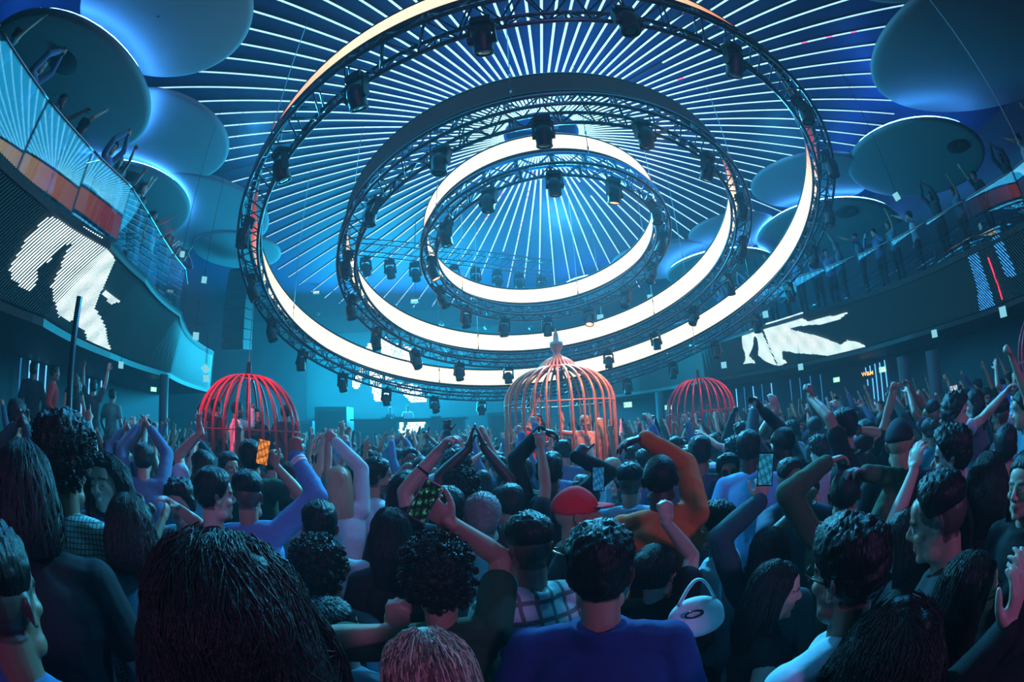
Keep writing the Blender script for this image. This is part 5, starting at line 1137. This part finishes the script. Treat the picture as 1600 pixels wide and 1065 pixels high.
def place(t, x, y, rz, sc, label, group, floor=0.):
    o = bpy.data.objects.new('person', t['body']); COL.objects.link(o); o.location = (x, y, floor); o.rotation_euler = (0, 0, rz); o.scale = (sc,)*3; tag(o, label, 'person', group)
    for n2, m2 in t['parts']: w = bpy.data.objects.new(n2, m2); COL.objects.link(w); w.parent = o
    return o
taken = [(o.location.x, o.location.y) for o in COL.objects if o.get('category') == 'person' and o.parent is None]
cages = [(c1, .98), (c2, 1.1), (c3, 1.05), (c4, 1.0)]
FIX = [tuple(o.location[:2]) for o in COL.objects if o.name.startswith('pole') and o.parent is None]
def free(x, y, gap):
    if any((x-c[0])**2+(y-c[1])**2 < (r+.25)**2 for c, r in cages): return False
    if any((x-a)**2+(y-b2)**2 < .16 for a, b2 in FIX): return False
    return all((x-a)**2+(y-b2)**2 > gap*gap for a, b2 in taken)
def zone(x, y, d):
    az = math.degrees(math.atan2(x, y)); ref = min(((math.hypot(x-c[0], y-c[1]), n) for c, n in ((c1, 'the copper cage'), (c2, 'the bright red cage'), (c3, 'the dark red cage'))))
    if ref[0] < 2.0: return ('before ' if d < math.hypot(*{'the copper cage': c1, 'the bright red cage': c2, 'the dark red cage': c3}[ref[1]]) else 'behind ')+ref[1].replace('the ', '', 1)
    if az < -38: return 'under the left balcony'
    if az > 38: return 'under the right balcony'
    if d > 8.5: return 'far before the stage'
    return 'left of the copper cage' if x < c1[0] else 'right of the copper cage'
spots = []; n = 0; tries = 0
def hall(x, y):
    a = math.degrees(math.atan2(y-9.3, x-1)); r = math.hypot(x-1, y-9.3)
    return r < 10.4 or y > 9.3 and -11 < x < 5 and y < 17.5
for d0, d1, cap, gap in ((2.6, 6.2, 78, .44), (6.2, 9.8, 112, .48)):
    k2 = 0; tries = 0
    while k2 < cap and tries < 20000:
        tries += 1; az = math.radians(rng.uniform(-68, 66)); d = math.sqrt(rng.uniform(d0*d0, d1*d1)); x, y = d*math.sin(az), d*math.cos(az)
        if hall(x, y) and free(x, y, gap): taken.append((x, y)); spots.append((x, y, d)); k2 += 1
for x, y, d in spots:
    t = rng.choice(TPL); to = math.atan2(-(-5-x), 20-y); turn = rng.gauss(0, .45)
    if rng.random() < .10: turn += math.pi*rng.uniform(.7, 1.1)
    if d < 3.6 and t['pose'] not in ('arms hanging down', 'left arm forward', 'hands by face') and rng.random() < .6: t = rng.choice([q for q in TPL if q['pose'] in ('arms hanging down', 'hands by face')])
    lab = '%s-haired %s in %s with %s %s' % (t['hair'], t['who'], t['top'], t['pose'], zone(x, y, d)); place(t, x, y, to+turn, rng.uniform(.90, 1.03), lab, 'dancers in the packed crowd')
# guests along the balcony railings
for side, phs, nm in (('R', [-38, -34, -31, -27, -22, -19, -13, -9, -5, -1, 3, 6, 9, 14, 18, 21, 26, 30, 34, 39, 45, 51], 'right'), ('L', [184, 187, 190, 193.5, 197, 200, 204, 208, 211, 214.5, 218, 221, 224, 228, 232, 236], 'left')):
    for ph in phs:
        q = pol(side, np.array([ph+rng.uniform(-.6, .6)]), 1., rng.uniform(.45, .85))[0]; t = rng.choice(TPL); rz = math.atan2(-(1-q[0]), 9.3-q[1])+rng.gauss(0, .4)
        near = 'near frame edge' if (side == 'R' and ph < -20) or (side == 'L' and ph > 217) else 'at its far end' if (side == 'R' and ph > 16) or (side == 'L' and ph < 198) else 'at its middle'
        place(t, q[0], q[1], rz, rng.uniform(.92, 1.02), '%s-haired %s, %s, %s, %s balcony %s' % (t['hair'], t['who'], t['top'], t['pose'], nm, near), 'guests on the %s balcony' % nm, ZT)
# the crowd beyond, too many and too small to tell apart
far = []
for i in range(10):
    F, nm, who, hs, hc, sk, tc, tn, sl = template(rng.choice((0, 1, 2, 3, 5, 0, 4)), rng.randrange(8), .03, True); F.big = False
    mb = MB(); F.torso(mb, .012); head_parts(mb, F.hM, F.hC, F.fem, False); mb.tube([F.neck0, F.hC], .055, 8)
    mb.ell(F.hC+F.hM @ np.array((0, -.02, .04)), (.088, .10, .095), 12, 8)
    for sd in 'LR': a = F.arm[sd]; limb(mb, [a['S'], a['E']], (.056, .046), 8); limb(mb, [a['E'], a['W']], (.044, .034), 8); mb.ell(a['W']+a['hd']*.09, (.045, .035, .085), 8, 6, R=np.stack([np.cross(a['hd'], (0, 1, 0)), np.cross(a['hd'], np.cross(a['hd'], (0, 1, 0))), a['hd']], 1))
    for sg in (-1, 1): limb(mb, [(sg*.09, 0, .92), (sg*.1, 0, .05)], (.10, .06), 8)
    me = fuse(mb, .026, 1); V = verts(me); col = np.tile(np.array(tc)*1., (len(V), 1)); L = (V-F.hC) @ F.hM; head = np.linalg.norm(L, axis=1) < .17
    hair_ = head & ((L[:, 2] > .05+.6*np.minimum(0, L[:, 1]*1.4+.02)) ); col[head] = SKIN[sk]; col[hair_] = (.012, .011, .012)
    for sd in 'LR': a = F.arm[sd]; d = a['W']-a['E']; tt = ((V-a['E']) @ d)/(d@d); near = np.linalg.norm(V-(a['E']+np.clip(tt, -.2, 1.6)[:, None]*d), axis=1) < .09; col[near & (tt > -.15)] = SKIN[sk]
    col[(V[:, 2] < .86)] = (.015, .017, .024); fv = [tuple(p.vertices) for p in me.polygons]; far.append((V, fv, col)); bpy.data.meshes.remove(me)
AV, AF, AC, n0 = [], [], [], 0; k2 = 0; tries = 0
while k2 < 300 and tries < 30000:
    tries += 1; x, y = rng.uniform(-12.5, 9.5), rng.uniform(6, 17.6); d = math.hypot(x, y)
    if d < 9.9 or not hall(x, y) or not free(x, y, .46): continue
    taken.append((x, y)); k2 += 1; V, fv, col = rng.choice(far); rz = math.atan2(-(-5-x), 20-y)+rng.gauss(0, .5); c, s = math.cos(rz), math.sin(rz); sc = rng.uniform(.92, 1.04)
    AV.append(np.stack([(c*V[:, 0]-s*V[:, 1])*sc+x, (s*V[:, 0]+c*V[:, 1])*sc+y, V[:, 2]*sc], 1)); AF += [tuple(i+n0 for i in f) for f in fv]; AC.append(col*rng.uniform(.7, 1.6)); n0 += len(V)
me = bpy.data.meshes.new('distant_crowd'); me.from_pydata(np.concatenate(AV).tolist(), [], AF); me.polygons.foreach_set('use_smooth', [True]*len(AF)); paint(me, np.concatenate(AC)); me.materials.append(M_skin)
o = bpy.data.objects.new('distant_crowd', me); COL.objects.link(o); tag(o, 'dense distant crowd filling the floor up to the stage', 'crowd', None, 'stuff')
bpy.data.objects.remove(TMP)
